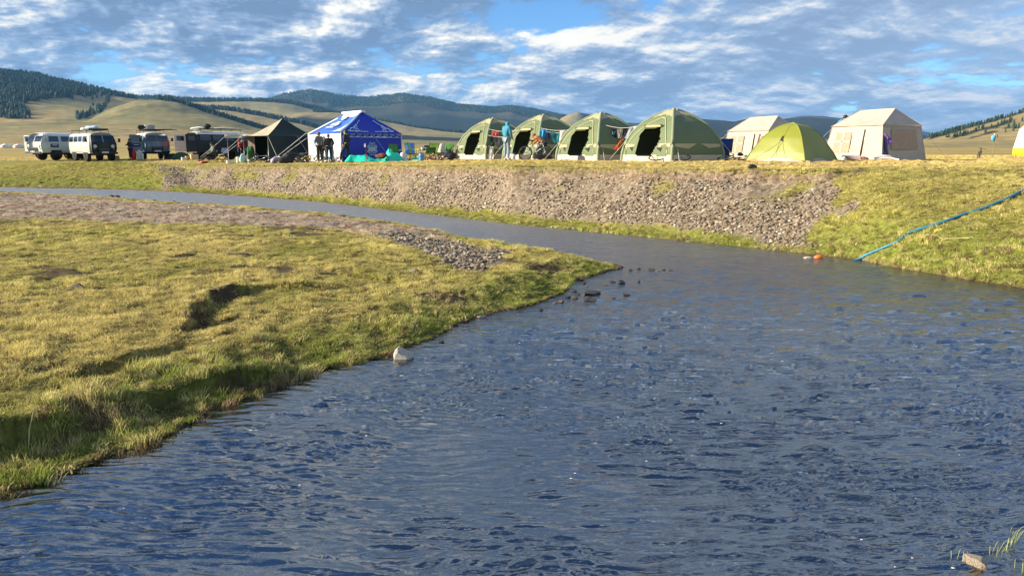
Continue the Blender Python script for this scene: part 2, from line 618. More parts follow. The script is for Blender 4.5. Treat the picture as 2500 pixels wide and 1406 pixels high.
def mat(name, color, rough=0.7, var=0.12, vscale=6.0, metal=0.0, bump=0.0, bscale=40.0, trans=0.0, spec=0.5, coat=0.0):
    if name in _mats: return _mats[name]
    m = bpy.data.materials.new(name)
    m.use_nodes = True
    t = m.node_tree
    t.nodes.clear()
    out = N(t, 'ShaderNodeOutputMaterial')
    bs = N(t, 'ShaderNodeBsdfPrincipled')
    tc = N(t, 'ShaderNodeTexCoord')
    nz = N(t, 'ShaderNodeTexNoise')
    nz.inputs['Scale'].default_value = vscale
    nz.inputs['Detail'].default_value = 5
    t.links.new(tc.outputs['Object'], nz.inputs['Vector'])
    lo = tuple(max(0, c * (1 - var)) for c in color)
    hi = tuple(min(1, c * (1 + var)) for c in color)
    col = ramp(t, nz.outputs[0], [(0.3, lo), (0.7, hi)])
    t.links.new(col, bs.inputs['Base Color'])
    bs.inputs['Roughness'].default_value = rough
    bs.inputs['Metallic'].default_value = metal
    bs.inputs['Specular IOR Level'].default_value = spec
    bs.inputs['Coat Weight'].default_value = coat
    if bump:
        nb = N(t, 'ShaderNodeTexNoise')
        nb.inputs['Scale'].default_value = bscale
        nb.inputs['Detail'].default_value = 4
        t.links.new(tc.outputs['Object'], nb.inputs['Vector'])
        bp = N(t, 'ShaderNodeBump')
        bp.inputs['Strength'].default_value = 1.0
        bp.inputs['Distance'].default_value = bump
        t.links.new(nb.outputs[0], bp.inputs['Height'])
        t.links.new(bp.outputs[0], bs.inputs['Normal'])
    sh = bs.outputs[0]
    if trans:
        tr = N(t, 'ShaderNodeBsdfTranslucent')
        t.links.new(col, tr.inputs[0])
        mx = N(t, 'ShaderNodeMixShader')
        mx.inputs[0].default_value = trans
        t.links.new(sh, mx.inputs[1]); t.links.new(tr.outputs[0], mx.inputs[2])
        sh = mx.outputs[0]
    t.links.new(sh, out.inputs[0])
    _mats[name] = m
    return m


def scatter(name, co, rot, scl, idx, sources, tint=None):
    """one object that instances `sources` (meshes) on points through geometry nodes"""
    me = bpy.data.meshes.new(name)
    me.vertices.add(len(co)); me.vertices.foreach_set('co', np.asarray(co, np.float32).ravel())
    a = me.attributes.new('rot', 'FLOAT_VECTOR', 'POINT'); a.data.foreach_set('vector', np.asarray(rot, np.float32).ravel())
    a = me.attributes.new('scl', 'FLOAT_VECTOR', 'POINT'); a.data.foreach_set('vector', np.asarray(scl, np.float32).ravel())
    a = me.attributes.new('pick', 'INT', 'POINT'); a.data.foreach_set('value', np.asarray(idx, np.int32))
    if tint is not None:
        a = me.attributes.new('tint', 'FLOAT_VECTOR', 'POINT'); a.data.foreach_set('vector', np.asarray(tint, np.float32).ravel())
    me.update()
    o = link_mesh(name, me)
    src = bpy.data.collections.new(name + '_shapes')
    for i, s_ in enumerate(sources):
        so = bpy.data.objects.new('shape_%02d' % i, s_)
        src.objects.link(so)
    ng = bpy.data.node_groups.new(name + '_scatter', 'GeometryNodeTree')
    ng.interface.new_socket('Geometry', in_out='INPUT', socket_type='NodeSocketGeometry')
    ng.interface.new_socket('Geometry', in_out='OUTPUT', socket_type='NodeSocketGeometry')
    gi, go = ng.nodes.new('NodeGroupInput'), ng.nodes.new('NodeGroupOutput')
    iop = ng.nodes.new('GeometryNodeInstanceOnPoints')
    ci = ng.nodes.new('GeometryNodeCollectionInfo')
    ci.inputs['Collection'].default_value = src
    ci.inputs['Separate Children'].default_value = True
    ci.inputs['Reset Children'].default_value = True

    def attr(nm, dt):
        n = ng.nodes.new('GeometryNodeInputNamedAttribute')
        n.data_type = dt
        n.inputs['Name'].default_value = nm
        return [s_ for s_ in n.outputs if s_.enabled][0]
    ng.links.new(gi.outputs[0], iop.inputs['Points'])
    ng.links.new(ci.outputs[0], iop.inputs['Instance'])
    iop.inputs['Pick Instance'].default_value = True
    ng.links.new(attr('pick', 'INT'), iop.inputs['Instance Index'])
    e2r = ng.nodes.new('FunctionNodeEulerToRotation')
    ng.links.new(attr('rot', 'FLOAT_VECTOR'), e2r.inputs[0])
    ng.links.new(e2r.outputs[0], iop.inputs['Rotation'])
    ng.links.new(attr('scl', 'FLOAT_VECTOR'), iop.inputs['Scale'])
    ng.links.new(iop.outputs[0], go.inputs[0])
    md = o.modifiers.new('scatter', 'NODES')
    md.node_group = ng
    return o
HAZE_DENSITY = 0.000055
# ------------------------------------------------------------------ terrain sheet
def terrain_rows():
    a = [np.arange(2.0, 8.0, 0.055), np.arange(8.0, 18.0, 0.085), np.arange(18.0, 50.0, 0.115), np.arange(50.0, 95.0, 0.5)]
    g = [95.0]
    while g[-1] < 9500: g.append(g[-1] * 1.021)
    return np.concatenate(a + [np.array(g)])


rows = terrain_rows()
cols = np.tan(np.linspace(R(-47), R(47), 700))
Cg, Yg = np.meshgrid(cols, rows)
Xg = Cg * Yg
Zg = ground(Xg, Yg)

# masks that say what the ground is made of, written as colours; some carry painted shade
PX = px_of(Cg)
E = (Zg - HC) / Yg
PY = 703 - F * (SP + E * CP) / (CP - E * SP)


def soft_poly(pts, z, w, X=Xg, Y=Yg, sel=None, seed=0, namp=0.5, nsc=0.8):
    P = W(pts, z)
    out = np.zeros(X.shape)
    m = (Y < 75) if sel is None else sel
    x, y = X[m], Y[m]
    out[m] = smooth(0.5 + (poly_sd(x, y, P) / w + namp * fbm(x / nsc, y / nsc, 4, seed)))
    return out


PINK = [(-200, 488), (60, 478), (300, 498), (560, 513), (820, 535), (980, 557), (1060, 578), (1090, 600), (1020, 600), (930, 590), (800, 572), (560, 562), (380, 560), (150, 548), (-200, 545)]
GRAVEL = [(950, 570), (1060, 590), (1160, 605), (1245, 618), (1230, 640), (1170, 662), (1110, 660), (1070, 632), (1000, 612), (930, 590)]
m_pink = soft_poly(PINK, 0.2, 0.8, seed=31, namp=0.9)
m_gravel = soft_poly(GRAVEL, 0.2, 0.5, seed=33, namp=0.9)
near = Yg < 75
sdr = np.full(Xg.shape, -50.0)
sdr[near] = poly_sd(Xg[near], Yg[near], river_poly)
yw_g = np.interp(Cg, _fc, _fy)
yt_g = np.interp(Cg, _tc, _ty) + fbm(Xg / 1.3, Yg / 1.3, 4, 5) * 0.42 + fbm(Xg / 4.5, Yg / 4.5, 3, 6) * 0.30
s_g = (Yg - yw_g) / np.maximum(yt_g - yw_g, 0.5)
farside = (Yg >= yw_g) & near
nn = fbm(Xg / 1.1, Yg / 1.1, 4, 50)
nb = fbm(Xg / 5.0, Yg / 5.0, 3, 51)
toe_g = 0.30 * (1 - smooth((PX - 1500) / 400)) * smooth((PX - 380) / 100) + 0.05 * smooth((PX - 1500) / 300)
edge_x = 2075 + 110 * nn + 80 * nb - (s_g < 0.5) * 60 * (0.5 - s_g)
m_scree = farside * smooth((PX - 385 - 60 * nn) / 40) * smooth((edge_x - PX) / 35) * smooth((s_g - toe_g - 0.12 * nn) / 0.10) * smooth((0.985 - s_g) / 0.03)
m_scree = np.clip(m_scree, 0, 1)
m_scree *= 1 - 0.9 * smooth((fbm(Xg / 2.6, Yg / 1.5, 3, 77) - 0.28) / 0.15) * smooth((s_g - 0.5) / 0.3)
m_cut = farside * smooth((PX - 470) / 80) * smooth((2080 - PX) / 60) * smooth((s_g - 0.90) / 0.03) * smooth((1.0 - s_g) / 0.01)


def C3(*rgb): return np.array(rgb, float)


def mixc(a, b, m): return a * (1 - m[..., None]) + b * m[..., None]


shape3 = Xg.shape + (3,)
m_bare_shade = np.where(near & ~farside, smooth((fbm(Xg / 1.1, Yg / 0.8, 4, 87) - 0.36) / 0.12) * smooth((-sdr - 0.3) / 0.3), 0)
for _p, _d, _w in SC_W[:3]:  # below the scarps: their shade darkened into the bare soil colour
    _m = near & (Yg < 16)
    _dl, _sd = line_d(Xg[_m], Yg[_m], _p)
    _v = m_bare_shade[_m]; m_bare_shade[_m] = np.maximum(_v, smooth((0.32 - _dl) / 0.12) * (_sd > 0) * smooth(0.6 + fbm(Xg[_m] / 0.4, Yg[_m] / 0.4, 3, 88)))
GREEN, OLIVE, STRAW = C3(0.135, 0.165, 0.032), C3(0.215, 0.205, 0.050), C3(0.340, 0.280, 0.110)
PLAINC, DIRT, PINKC, GRAVC, SCREEC = C3(0.42, 0.31, 0.12), C3(0.13, 0.085, 0.055), C3(0.32, 0.26, 0.20), C3(0.16, 0.14, 0.12), C3(0.165, 0.138, 0.104)
colr = np.broadcast_to(OLIVE, shape3).copy()
dry = smooth(0.5 + 0.9 * fbm(Xg / 2.2, Yg / 2.2, 4, 60) + 0.5 * fbm(Xg / 9, Yg / 9, 2, 61) + 0.25 * (np.clip((-sdr - 2.0) / 4.0, -1, 1)))
colr = mixc(colr, STRAW, dry * 0.75)
colr = mixc(colr, GREEN, smooth(1.15 + sdr / 1.5 + 0.5 * nn) * (near & ~farside) * 0.85)
colr = mixc(colr, OLIVE, farside * smooth((1 - s_g) / 0.3) * 0.6)
colr = mixc(colr, GREEN, farside * smooth((0.35 - s_g) / 0.3) * 0.7)
plate = (Yg > yt_g)
pl_col = mixc(np.broadcast_to(PLAINC, shape3), C3(0.36, 0.29, 0.10), smooth(0.5 + 0.8 * fbm(Xg / 7, Yg / 16, 3, 62)))
colr = np.where((plate & (Yg < 3000))[..., None], mixc(colr, pl_col, smooth((Yg - yt_g - 0.1) / 2.0)), colr)
colr = mixc(colr, C3(0.085, 0.060, 0.040), m_bare_shade * 0.9)
colr = mixc(colr, PINKC, m_pink * 0.85 * (~farside))
colr = mixc(colr, GRAVC, m_gravel * (~farside))
colr = mixc(colr, SCREEC, m_scree)
colr = mixc(colr, DIRT, np.clip(m_cut, 0, 1) * 0.85)
bedc = mixc(np.broadcast_to(C3(0.085, 0.060, 0.032), shape3), C3(0.20, 0.14, 0.075), smooth(0.4 + fbm(Xg / 0.22, Yg / 0.22, 3, 70)))
colr = np.where((sdr > -0.04)[..., None], bedc, colr)
# plain and hills
fp = Yg >= 90
hill_tan = mixc(np.broadcast_to(C3(0.34, 0.255, 0.105), shape3), C3(0.215, 0.195, 0.085), smooth(0.5 + 0.9 * fbm(Xg / 180, Yg / 320, 4, 63)))
colr = np.where(fp[..., None], mixc(pl_col, hill_tan, smooth((Yg - 250) / 500)), colr)
FOR_SHADEC = C3(0.011, 0.020, 0.018)  # forest colour, also used to paint shadow on the far hills


def forest_shade_mask():
    """where the hillsides are wooded or painted dark for shadow, by hill and by where on the hill"""
    m = np.zeros(Xg.shape)
    n = fbm(Xg / 150, Yg / 200, 4, 80) * 16
    n2_ = fbm(Xg / 60, Yg / 90, 4, 81) * 5
    # forest hill: above a line in the picture's terms of height on that hillside
    low = np.interp(PX, [-900, 0, 60, 130, 190, 250, 300, 340], [245, 240, 247, 245, 232, 232, 236, 240])
    a = (Yg > 1100) & (Yg < 3300) & (PX < 345)
    m = np.where(a, np.maximum(m, smooth((low + n * 0.6 + n2_ - PY) / 5)), m)
    # shrubby lower edge
    a2 = (Yg > 1300) & (Yg < 2400) & (PX < 250)
    m = np.where(a2, np.maximum(m, 0.65 * smooth((285 + n - PY) / 8) * smooth((120 - PX + n * 3) / 80)), m)
    # gully below the forest, left of the mound
    g = (Yg > 1000) & (Yg < 2600)
    gy = np.interp(PX, [195, 215, 240, 262, 275], [288, 284, 276, 266, 245])
    m = np.where(g & (PX > 195) & (PX < 280), np.maximum(m, smooth((6 - np.abs(PY - gy)) / 3 + n2_ * 0.1)), m)
    # back ridge crest
    br = (Yg > 3000) & (Yg < 4300)
    m = np.where(br, np.maximum(m, smooth((Yg - 3330) / 60) * 1.0), m)
    m = np.where(br & (PX > 700), np.maximum(m, smooth((n2_ * 4 + (PX - 745) * 0.3) / 8)), m)
    # behind the mound's right shoulder and on the middle spur
    m = np.where((Yg > 1500) & (Yg < 2000) & (PX > 400), np.maximum(m, smooth((Yg - 1520) / 30)), m)
    m = np.where((Yg > 2290) & (Yg < 2800) & (PX > 430) & (PX < 900), 1.0, m)
    m = np.where((Yg > 2920) & (Yg < 3400) & (PX > 830), np.maximum(m, smooth((Yg - 2950) / 60)), m)
    # the big mountain: cloud shadow painted as dark forest colour, lit gap left bare
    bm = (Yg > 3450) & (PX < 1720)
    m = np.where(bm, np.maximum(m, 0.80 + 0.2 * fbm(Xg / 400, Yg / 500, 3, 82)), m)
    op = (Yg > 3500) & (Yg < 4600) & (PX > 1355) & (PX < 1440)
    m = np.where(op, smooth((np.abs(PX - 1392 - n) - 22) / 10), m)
    # far blue hill
    m = np.where(Yg > 5000, np.maximum(m, 0.85 * (PX > 1850)), m)
    # brown hills: shadow patches painted in the dark forest colour
    bh = (Yg > 2800) & (Yg < 4800) & (PX > 1600)
    pat = smooth((fbm(Xg / 330, Yg / 420, 4, 83) - 0.18) / 0.10) * 0.8
    m = np.where(bh, np.maximum(m, pat), m)
    # right hill: two wooded strips below the crest
    rh = (Yg > 900) & (Yg < 2000) & (PX > 2230)
    crest = np.interp(PX, [2240, 2275, 2340, 2420, 2500, 2700, 3200], [346, 333, 314, 292, 266, 215, 130])
    dd = PY - crest
    m = np.where(rh, np.maximum(m, smooth((7 + n2_ * 0.4 - dd) / 3) * smooth((PX - 2250) / 30)), m)
    st = smooth((5 - np.abs(dd - 17 - n2_ * 0.3)) / 3) * smooth((PX - 2310) / 20) * smooth((2480 - PX) / 30)
    st2 = smooth((3 - np.abs(dd - 30 - n2_ * 0.3)) / 2) * smooth((PX - 2355) / 20) * smooth((2470 - PX) / 20)
    m = np.where(rh & (Yg < 1250), np.maximum(m, np.maximum(st, st2)), m)
    return np.where(fp, np.clip(m, 0, 1), 0)


m_for_shade = forest_shade_mask()
colr = mixc(colr, FOR_SHADEC, m_for_shade * 0.93)
# low scrub patches on the near plain
scr = smooth((fbm(Xg / 60, Yg / 160, 4, 84) - 0.36) / 0.08) * (Yg > 160) * (Yg < 1500) * (m_for_shade < 0.1)
colr = mixc(colr, C3(0.10, 0.11, 0.05), scr * 0.55)

V = np.stack([Xg, Yg, Zg], -1).reshape(-1, 3)
terr_me, _ = grid_mesh('ground', V, *Xg.shape)
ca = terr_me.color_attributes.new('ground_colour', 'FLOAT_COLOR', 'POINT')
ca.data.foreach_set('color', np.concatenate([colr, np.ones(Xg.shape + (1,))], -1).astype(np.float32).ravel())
fa = terr_me.attributes.new('rocky', 'FLOAT', 'POINT')
fa.data.foreach_set('value', np.clip(m_scree + m_gravel + m_cut, 0, 1).astype(np.float32).ravel())


def ground_material():
    m = bpy.data.materials.new('ground_cover')
    m.use_nodes = True
    t = m.node_tree; t.nodes.clear(); L = t.links
    out = N(t, 'ShaderNodeOutputMaterial'); bs = N(t, 'ShaderNodeBsdfPrincipled')
    at = N(t, 'ShaderNodeAttribute'); at.attribute_name = 'ground_colour'
    rk = N(t, 'ShaderNodeAttribute'); rk.attribute_name = 'rocky'
    ge = N(t, 'ShaderNodeNewGeometry')
    n1 = N(t, 'ShaderNodeTexNoise'); n1.inputs['Scale'].default_value = 9.0; n1.inputs['Detail'].default_value = 8; n1.inputs['Roughness'].default_value = 0.7
    L.new(ge.outputs['Position'], n1.inputs['Vector'])
    n2 = N(t, 'ShaderNodeTexNoise'); n2.inputs['Scale'].default_value = 0.035; n2.inputs['Detail'].default_value = 10; n2.inputs['Roughness'].default_value = 0.62
    L.new(ge.outputs['Position'], n2.inputs['Vector'])
    v = ramp(t, n1.outputs[0], [(0.28, 0.52), (0.5, 0.95), (0.72, 1.45)])
    v2 = ramp(t, n2.outputs[0], [(0.3, 0.72), (0.7, 1.28)])
    c1 = mixrgb(t, 1.0, at.outputs['Color'], v, 'MULTIPLY')
    c2 = mixrgb(t, 1.0, c1, v2, 'MULTIPLY')
    vo = N(t, 'ShaderNodeTexVoronoi'); vo.inputs['Scale'].default_value = 11.0
    L.new(ge.outputs['Position'], vo.inputs['Vector'])
    sepc = N(t, 'ShaderNodeSeparateColor'); L.new(vo.outputs['Color'], sepc.inputs[0])
    pb = ramp(t, sepc.outputs[0], [(0.0, (0.11, 0.075, 0.05)), (0.5, (0.24, 0.18, 0.125)), (1.0, (0.42, 0.35, 0.26))])
    c3 = mixrgb(t, math_node(t, 'MULTIPLY', rk.outputs['Fac'], 0.55), c2, pb)
    L.new(c3, bs.inputs['Base Color'])
    bs.inputs['Roughness'].default_value = 0.95
    bs.inputs['Specular IOR Level'].default_value = 0.1
    b1 = N(t, 'ShaderNodeBump'); b1.inputs['Strength'].default_value = 0.9; b1.inputs['Distance'].default_value = 0.05
    L.new(n1.outputs[0], b1.inputs['Height'])
    L.new(b1.outputs[0], bs.inputs['Normal'])
    L.new(bs.outputs[0], out.inputs[0])
    return m


terr_me.materials.append(ground_material())
terrain = link_mesh('ground', terr_me)
tag(terrain, kind='structure')

# ------------------------------------------------------------------ water: sheet with real waves
def wave_tile(n, Lm, seed, lmin, lmax, spread, slope):
    """height tile whose rms slope is `slope`, wavelengths lmin..lmax, crests mostly across the view"""
    rg = np.random.default_rng(seed)
    k = np.fft.fftfreq(n, Lm / n) * 2 * np.pi
    KX, KY = np.meshgrid(k, k)
    K = np.hypot(KX, KY) + 1e-9
    lk, mid, wd = np.log(K), 0.5 * (math.log(2 * math.pi / lmin) + math.log(2 * math.pi / lmax)), 0.5 * math.log(lmax / lmin)
    A = np.exp(-((lk - mid) / wd) ** 2) / K ** 2 * (K < 2 * np.pi / (2.5 * Lm / n))
    A = A * (0.03 + (np.abs(KY) / K) ** spread)
    S = A * np.exp(2j * np.pi * rg.random((n, n)))
    H = np.fft.ifft2(S).real
    gy_, gx_ = np.gradient(H, Lm / n)
    return H * (slope / math.sqrt((gx_ ** 2 + gy_ ** 2).mean()))


T1 = wave_tile(512, 3.3, 3, 0.055, 0.13, 5.0, 0.36)
T2 = wave_tile(512, 5.9, 4, 0.11, 0.28, 4.0, 0.28)
T3 = wave_tile(512, 9.7, 5, 0.4, 1.4, 2.0, 0.035)
T4_ = wave_tile(512, 3.1, 6, 0.03, 0.06, 2.0, 0.13)


def tile_at(T, Lm, X, Y, ang):
    n = T.shape[0]
    ca_, sa_ = math.cos(ang), math.sin(ang)
    u = (X * ca_ + Y * sa_) / Lm * n; v = (-X * sa_ + Y * ca_) / Lm * n
    iu, iv = np.floor(u).astype(int), np.floor(v).astype(int)
    fu, fv = u - iu, v - iv
    g = lambda a, b: T[b % n, a % n]
    return (g(iu, iv) * (1 - fu) + g(iu + 1, iv) * fu) * (1 - fv) + (g(iu, iv + 1) * (1 - fu) + g(iu + 1, iv + 1) * fu) * fv


wr = [2.2]
while wr[-1] < 56: wr.append(wr[-1] + max(0.016, 0.0030 * wr[-1], 0.0006 * wr[-1] ** 2))
wr = np.array(wr)
wcols = np.tan(np.linspace(R(-46), R(46), 1000))
Cw, Yw = np.meshgrid(wcols, wr)
Xw = Cw * Yw
sdw = poly_sd(Xw, Yw, river_poly)
riff = smooth(0.55 + 0.9 * fbm(Xw / 2.8, Yw / 2.8, 3, 101) + 0.35 * np.exp(-((Yw - 10.5) / 4.5) ** 2) * smooth((Xw + 1) / 3))
calm = smooth((sdw + 0.05) / 0.9)
amp = (0.34 + 1.0 * riff) * (0.25 + 0.75 * calm)
nearw = np.clip((13 - Yw) / 6, 0, 1)
mod = 0.8 + 0.9 * fbm(Xw / 0.9, Yw / 0.6, 3, 111)
wxx = Xw + 0.10 * fbm(Xw / 0.7, Yw / 0.7, 2, 112); wyy = Yw + 0.14 * fbm(Xw / 0.8, Yw / 0.8, 2, 113)
Zw = amp * (mod * nearw * tile_at(T1, 3.3, wxx * 0.62, wyy * 1.35, 0.03) / 1.3 + (1.15 - 0.55 * nearw) * np.clip((24 - Yw) / 8, 0, 1) * tile_at(T2, 5.9, wxx * 0.66, wyy * 1.35, -0.08) / 1.3
            + tile_at(T3, 9.7, Xw, Yw, -0.30) + nearw * mod * tile_at(T4_, 3.1, Xw * 0.6, Yw, 0.15))
keepv = sdw > -0.35
keep = keepv[:-1, :-1] & keepv[1:, 1:] & keepv[1:, :-1] & keepv[:-1, 1:]
Zw = (1.45 - 0.5 * smooth((Yw - 7) / 5)) * Zw
wat_me, wsel = grid_mesh('stream_water', np.stack([Xw, Yw, Zw], -1).reshape(-1, 3), *Xw.shape, keep=keep)


def water_material():
    m = bpy.data.materials.new('stream_water')
    m.use_nodes = True
    t = m.node_tree; t.nodes.clear(); L = t.links
    out = N(t, 'ShaderNodeOutputMaterial')
    ge = N(t, 'ShaderNodeNewGeometry')
    mp = N(t, 'ShaderNodeMapping'); mp.inputs['Scale'].default_value = (0.42, 1.3, 1.0); mp.inputs['Rotation'].default_value = (0, 0, R(8))
    L.new(ge.outputs['Position'], mp.inputs['Vector'])
    n1 = N(t, 'ShaderNodeTexNoise'); n1.inputs['Scale'].default_value = 7.0; n1.inputs['Detail'].default_value = 5; n1.inputs['Roughness'].default_value = 0.55; n1.inputs['Distortion'].default_value = 0.6
    L.new(mp.outputs[0], n1.inputs['Vector'])
    n2 = N(t, 'ShaderNodeTexNoise'); n2.inputs['Scale'].default_value = 1.6; n2.inputs['Detail'].default_value = 3
    L.new(mp.outputs[0], n2.inputs['Vector'])
    b1 = N(t, 'ShaderNodeBump'); b1.inputs['Strength'].default_value = 1.0; b1.inputs['Distance'].default_value = 0.011
    sp = N(t, 'ShaderNodeSeparateXYZ'); L.new(ge.outputs['Position'], sp.inputs[0])
    mr = N(t, 'ShaderNodeMapRange'); mr.inputs['From Min'].default_value = 7; mr.inputs['From Max'].default_value = 24; mr.inputs['To Min'].default_value = 1.0; mr.inputs['To Max'].default_value = 7.0
    L.new(sp.outputs[1], mr.inputs['Value'])
    L.new(math_node(t, 'MULTIPLY', n1.outputs[0], mr.outputs[0]), b1.inputs['Height'])
    b2 = N(t, 'ShaderNodeBump'); b2.inputs['Strength'].default_value = 1.0; b2.inputs['Distance'].default_value = 0.018
    L.new(n2.outputs[0], b2.inputs['Height']); L.new(b1.outputs[0], b2.inputs['Normal'])
    fr = N(t, 'ShaderNodeFresnel'); fr.inputs['IOR'].default_value = 3.6
    L.new(b2.outputs[0], fr.inputs['Normal'])
    gl = N(t, 'ShaderNodeBsdfGlossy'); gl.inputs['Roughness'].default_value = 0.04; gl.inputs['Color'].default_value = (1, 1, 1, 1)
    rr_ = N(t, 'ShaderNodeMapRange'); rr_.inputs['From Min'].default_value = 9; rr_.inputs['From Max'].default_value = 26; rr_.inputs['To Min'].default_value = 0.04; rr_.inputs['To Max'].default_value = 0.42
    L.new(sp.outputs[1], rr_.inputs['Value']); L.new(rr_.outputs[0], gl.inputs['Roughness'])
    L.new(b2.outputs[0], gl.inputs['Normal'])
    tr = N(t, 'ShaderNodeBsdfTransparent'); tr.inputs['Color'].default_value = (0.42, 0.46, 0.44, 1)
    mx = N(t, 'ShaderNodeMixShader')
    L.new(fr.outputs[0], mx.inputs[0]); L.new(tr.outputs[0], mx.inputs[1]); L.new(gl.outputs[0], mx.inputs[2])
    L.new(mx.outputs[0], out.inputs[0])
    return m


wat_me.materials.append(water_material())
water = link_mesh('stream_water', wat_me)
tag(water, kind='structure')

# ------------------------------------------------------------------ haze
hz = MB()
hz.box((0, 4700, 245), (14000, 9500, 492))
hm = bpy.data.materials.new('haze_air'); hm.use_nodes = True
ht = hm.node_tree; ht.nodes.clear()
ho = N(ht, 'ShaderNodeOutputMaterial')
hv = N(ht, 'ShaderNodeVolumePrincipled')
hv.inputs['Color'].default_value = (0.20, 0.52, 1.0, 1)
hv.inputs['Density'].default_value = HAZE_DENSITY
hv.inputs['Anisotropy'].default_value = 0.1
ht.links.new(hv.outputs[0], ho.inputs['Volume'])
if HAZE_DENSITY > 0:
    haze = hz.build('haze', hm)
    tag(haze, kind='stuff')
# ------------------------------------------------------------------ grass, stones, trees
def tint_material(name, var=0.25, rough=0.9, trans=0.0, vscale=30.0, bump=0.0, default=(0.2, 0.2, 0.05), objrand=True):
    m = bpy.data.materials.new(name)
    m.use_nodes = True
    t = m.node_tree; t.nodes.clear(); L = t.links
    out = N(t, 'ShaderNodeOutputMaterial'); bs = N(t, 'ShaderNodeBsdfPrincipled')
    at = N(t, 'ShaderNodeAttribute'); at.attribute_name = 'tint'; at.attribute_type = 'INSTANCER'
    oi = N(t, 'ShaderNodeObjectInfo')
    tc = N(t, 'ShaderNodeTexCoord')
    nz = N(t, 'ShaderNodeTexNoise'); nz.inputs['Scale'].default_value = vscale; nz.inputs['Detail'].default_value = 4
    L.new(tc.outputs['Object'], nz.inputs['Vector'])
    v = ramp(t, nz.outputs[0], [(0.3, 1 - var), (0.7, 1 + var)])
    v2 = ramp(t, oi.outputs['Random'], [(0.0, 1 - var), (1.0, 1 + var)])
    c = mixrgb(t, 1.0, mixrgb(t, 1.0, at.outputs['Color'], v, 'MULTIPLY'), v2, 'MULTIPLY')
    L.new(c, bs.inputs['Base Color'])
    bs.inputs['Roughness'].default_value = rough
    bs.inputs['Specular IOR Level'].default_value = 0.2
    sh = bs.outputs[0]
    if bump:
        bp = N(t, 'ShaderNodeBump'); bp.inputs['Distance'].default_value = bump
        L.new(nz.outputs[0], bp.inputs['Height']); L.new(bp.outputs[0], bs.inputs['Normal'])
    if trans:
        tr = N(t, 'ShaderNodeBsdfTranslucent'); L.new(c, tr.inputs[0])
        mx = N(t, 'ShaderNodeMixShader'); mx.inputs[0].default_value = trans
        L.new(sh, mx.inputs[1]); L.new(tr.outputs[0], mx.inputs[2]); sh = mx.outputs[0]
    L.new(sh, out.inputs[0])
    return m


M_grass = tint_material('grass_blades', 0.28, 0.8, 0.35, 6.0)
M_stone_t = tint_material('stone_mixed', 0.18, 0.9, 0.0, 9.0, 0.02)
M_tree_t = tint_material('conifer_needles', 0.30, 0.9, 0.1, 0.35)


def tuft_mesh(k, nb, h, spread, wid, lean):
    rr = random.Random(k)
    mb = MB()
    for _ in range(nb):
        a = rr.uniform(0, 6.283); r0 = spread * rr.random() ** 0.6
        bx, by = r0 * math.cos(a), r0 * math.sin(a)
        hh = h * rr.uniform(0.45, 1.15)
        la = rr.uniform(0, 6.283); ln = hh * lean * rr.uniform(0.2, 1.3)
        dx, dy = ln * math.cos(la) + hh * 0.12, ln * math.sin(la)
        w = wid * rr.uniform(0.6, 1.3); wa = rr.uniform(0, 3.14)
        wx, wy = w * math.cos(wa), w * math.sin(wa)
        mb.add([(bx - wx, by - wy, -0.02), (bx + wx, by + wy, -0.02),
                (bx + dx * 0.4 + wx * 0.8, by + dy * 0.4 + wy * 0.8, hh * 0.6), (bx + dx * 0.4 - wx * 0.8, by + dy * 0.4 - wy * 0.8, hh * 0.6),
                (bx + dx, by + dy, hh)], [(0, 1, 2, 3), (3, 2, 4)], 0)
    return mb.mesh('tuft_%d' % k, M_grass)


tufts = [tuft_mesh(1, 34, 0.060, 0.075, 0.0030, 0.9), tuft_mesh(2, 34, 0.050, 0.085, 0.0032, 1.2), tuft_mesh(3, 30, 0.075, 0.06, 0.0030, 0.8),
         tuft_mesh(4, 26, 0.13, 0.055, 0.0038, 0.6), tuft_mesh(5, 22, 0.035, 0.09, 0.0060, 1.6)]

_th = np.arctan(cols); _r0 = rows


def grid_lookup(A, x, y):
    """value of a terrain-grid array near world points"""
    c = x / y
    j = np.clip(np.round((np.arctan(c) - _th[0]) / (_th[-1] - _th[0]) * (len(_th) - 1)).astype(int), 0, len(_th) - 1)
    i = np.clip(np.searchsorted(_r0, y), 0, len(_r0) - 1)
    return A[i, j]


def rand_pts(n, y0, y1, c0, c1, seed, power=2.0):
    """uniform over area between forward distances y0..y1 and columns c0..c1"""
    rg = np.random.default_rng(seed)
    y = (y0 ** power + rg.random(n) * (y1 ** power - y0 ** power)) ** (1 / power)
    c = c0 + rg.random(n) * (c1 - c0)
    return c * y, y


def area(y0, y1, c0, c1): return (y1 ** 2 - y0 ** 2) / 2 * (c1 - c0)


gx, gy, gs, gk = [], [], [], []


def sow(dens, y0, y1, c0, c1, seed, cond, kinds, smin, smax):
    n = int(dens * area(y0, y1, c0, c1))
    x, y = rand_pts(n, y0, y1, c0, c1, seed)
    m = cond(x, y)
    x, y = x[m], y[m]
    rg = np.random.default_rng(seed + 500)
    gx.append(x); gy.append(y)
    gs.append(rg.uniform(smin, smax, len(x))); gk.append(rg.choice(kinds, len(x)))


def L_(A): return lambda x, y: grid_lookup(A, x, y)


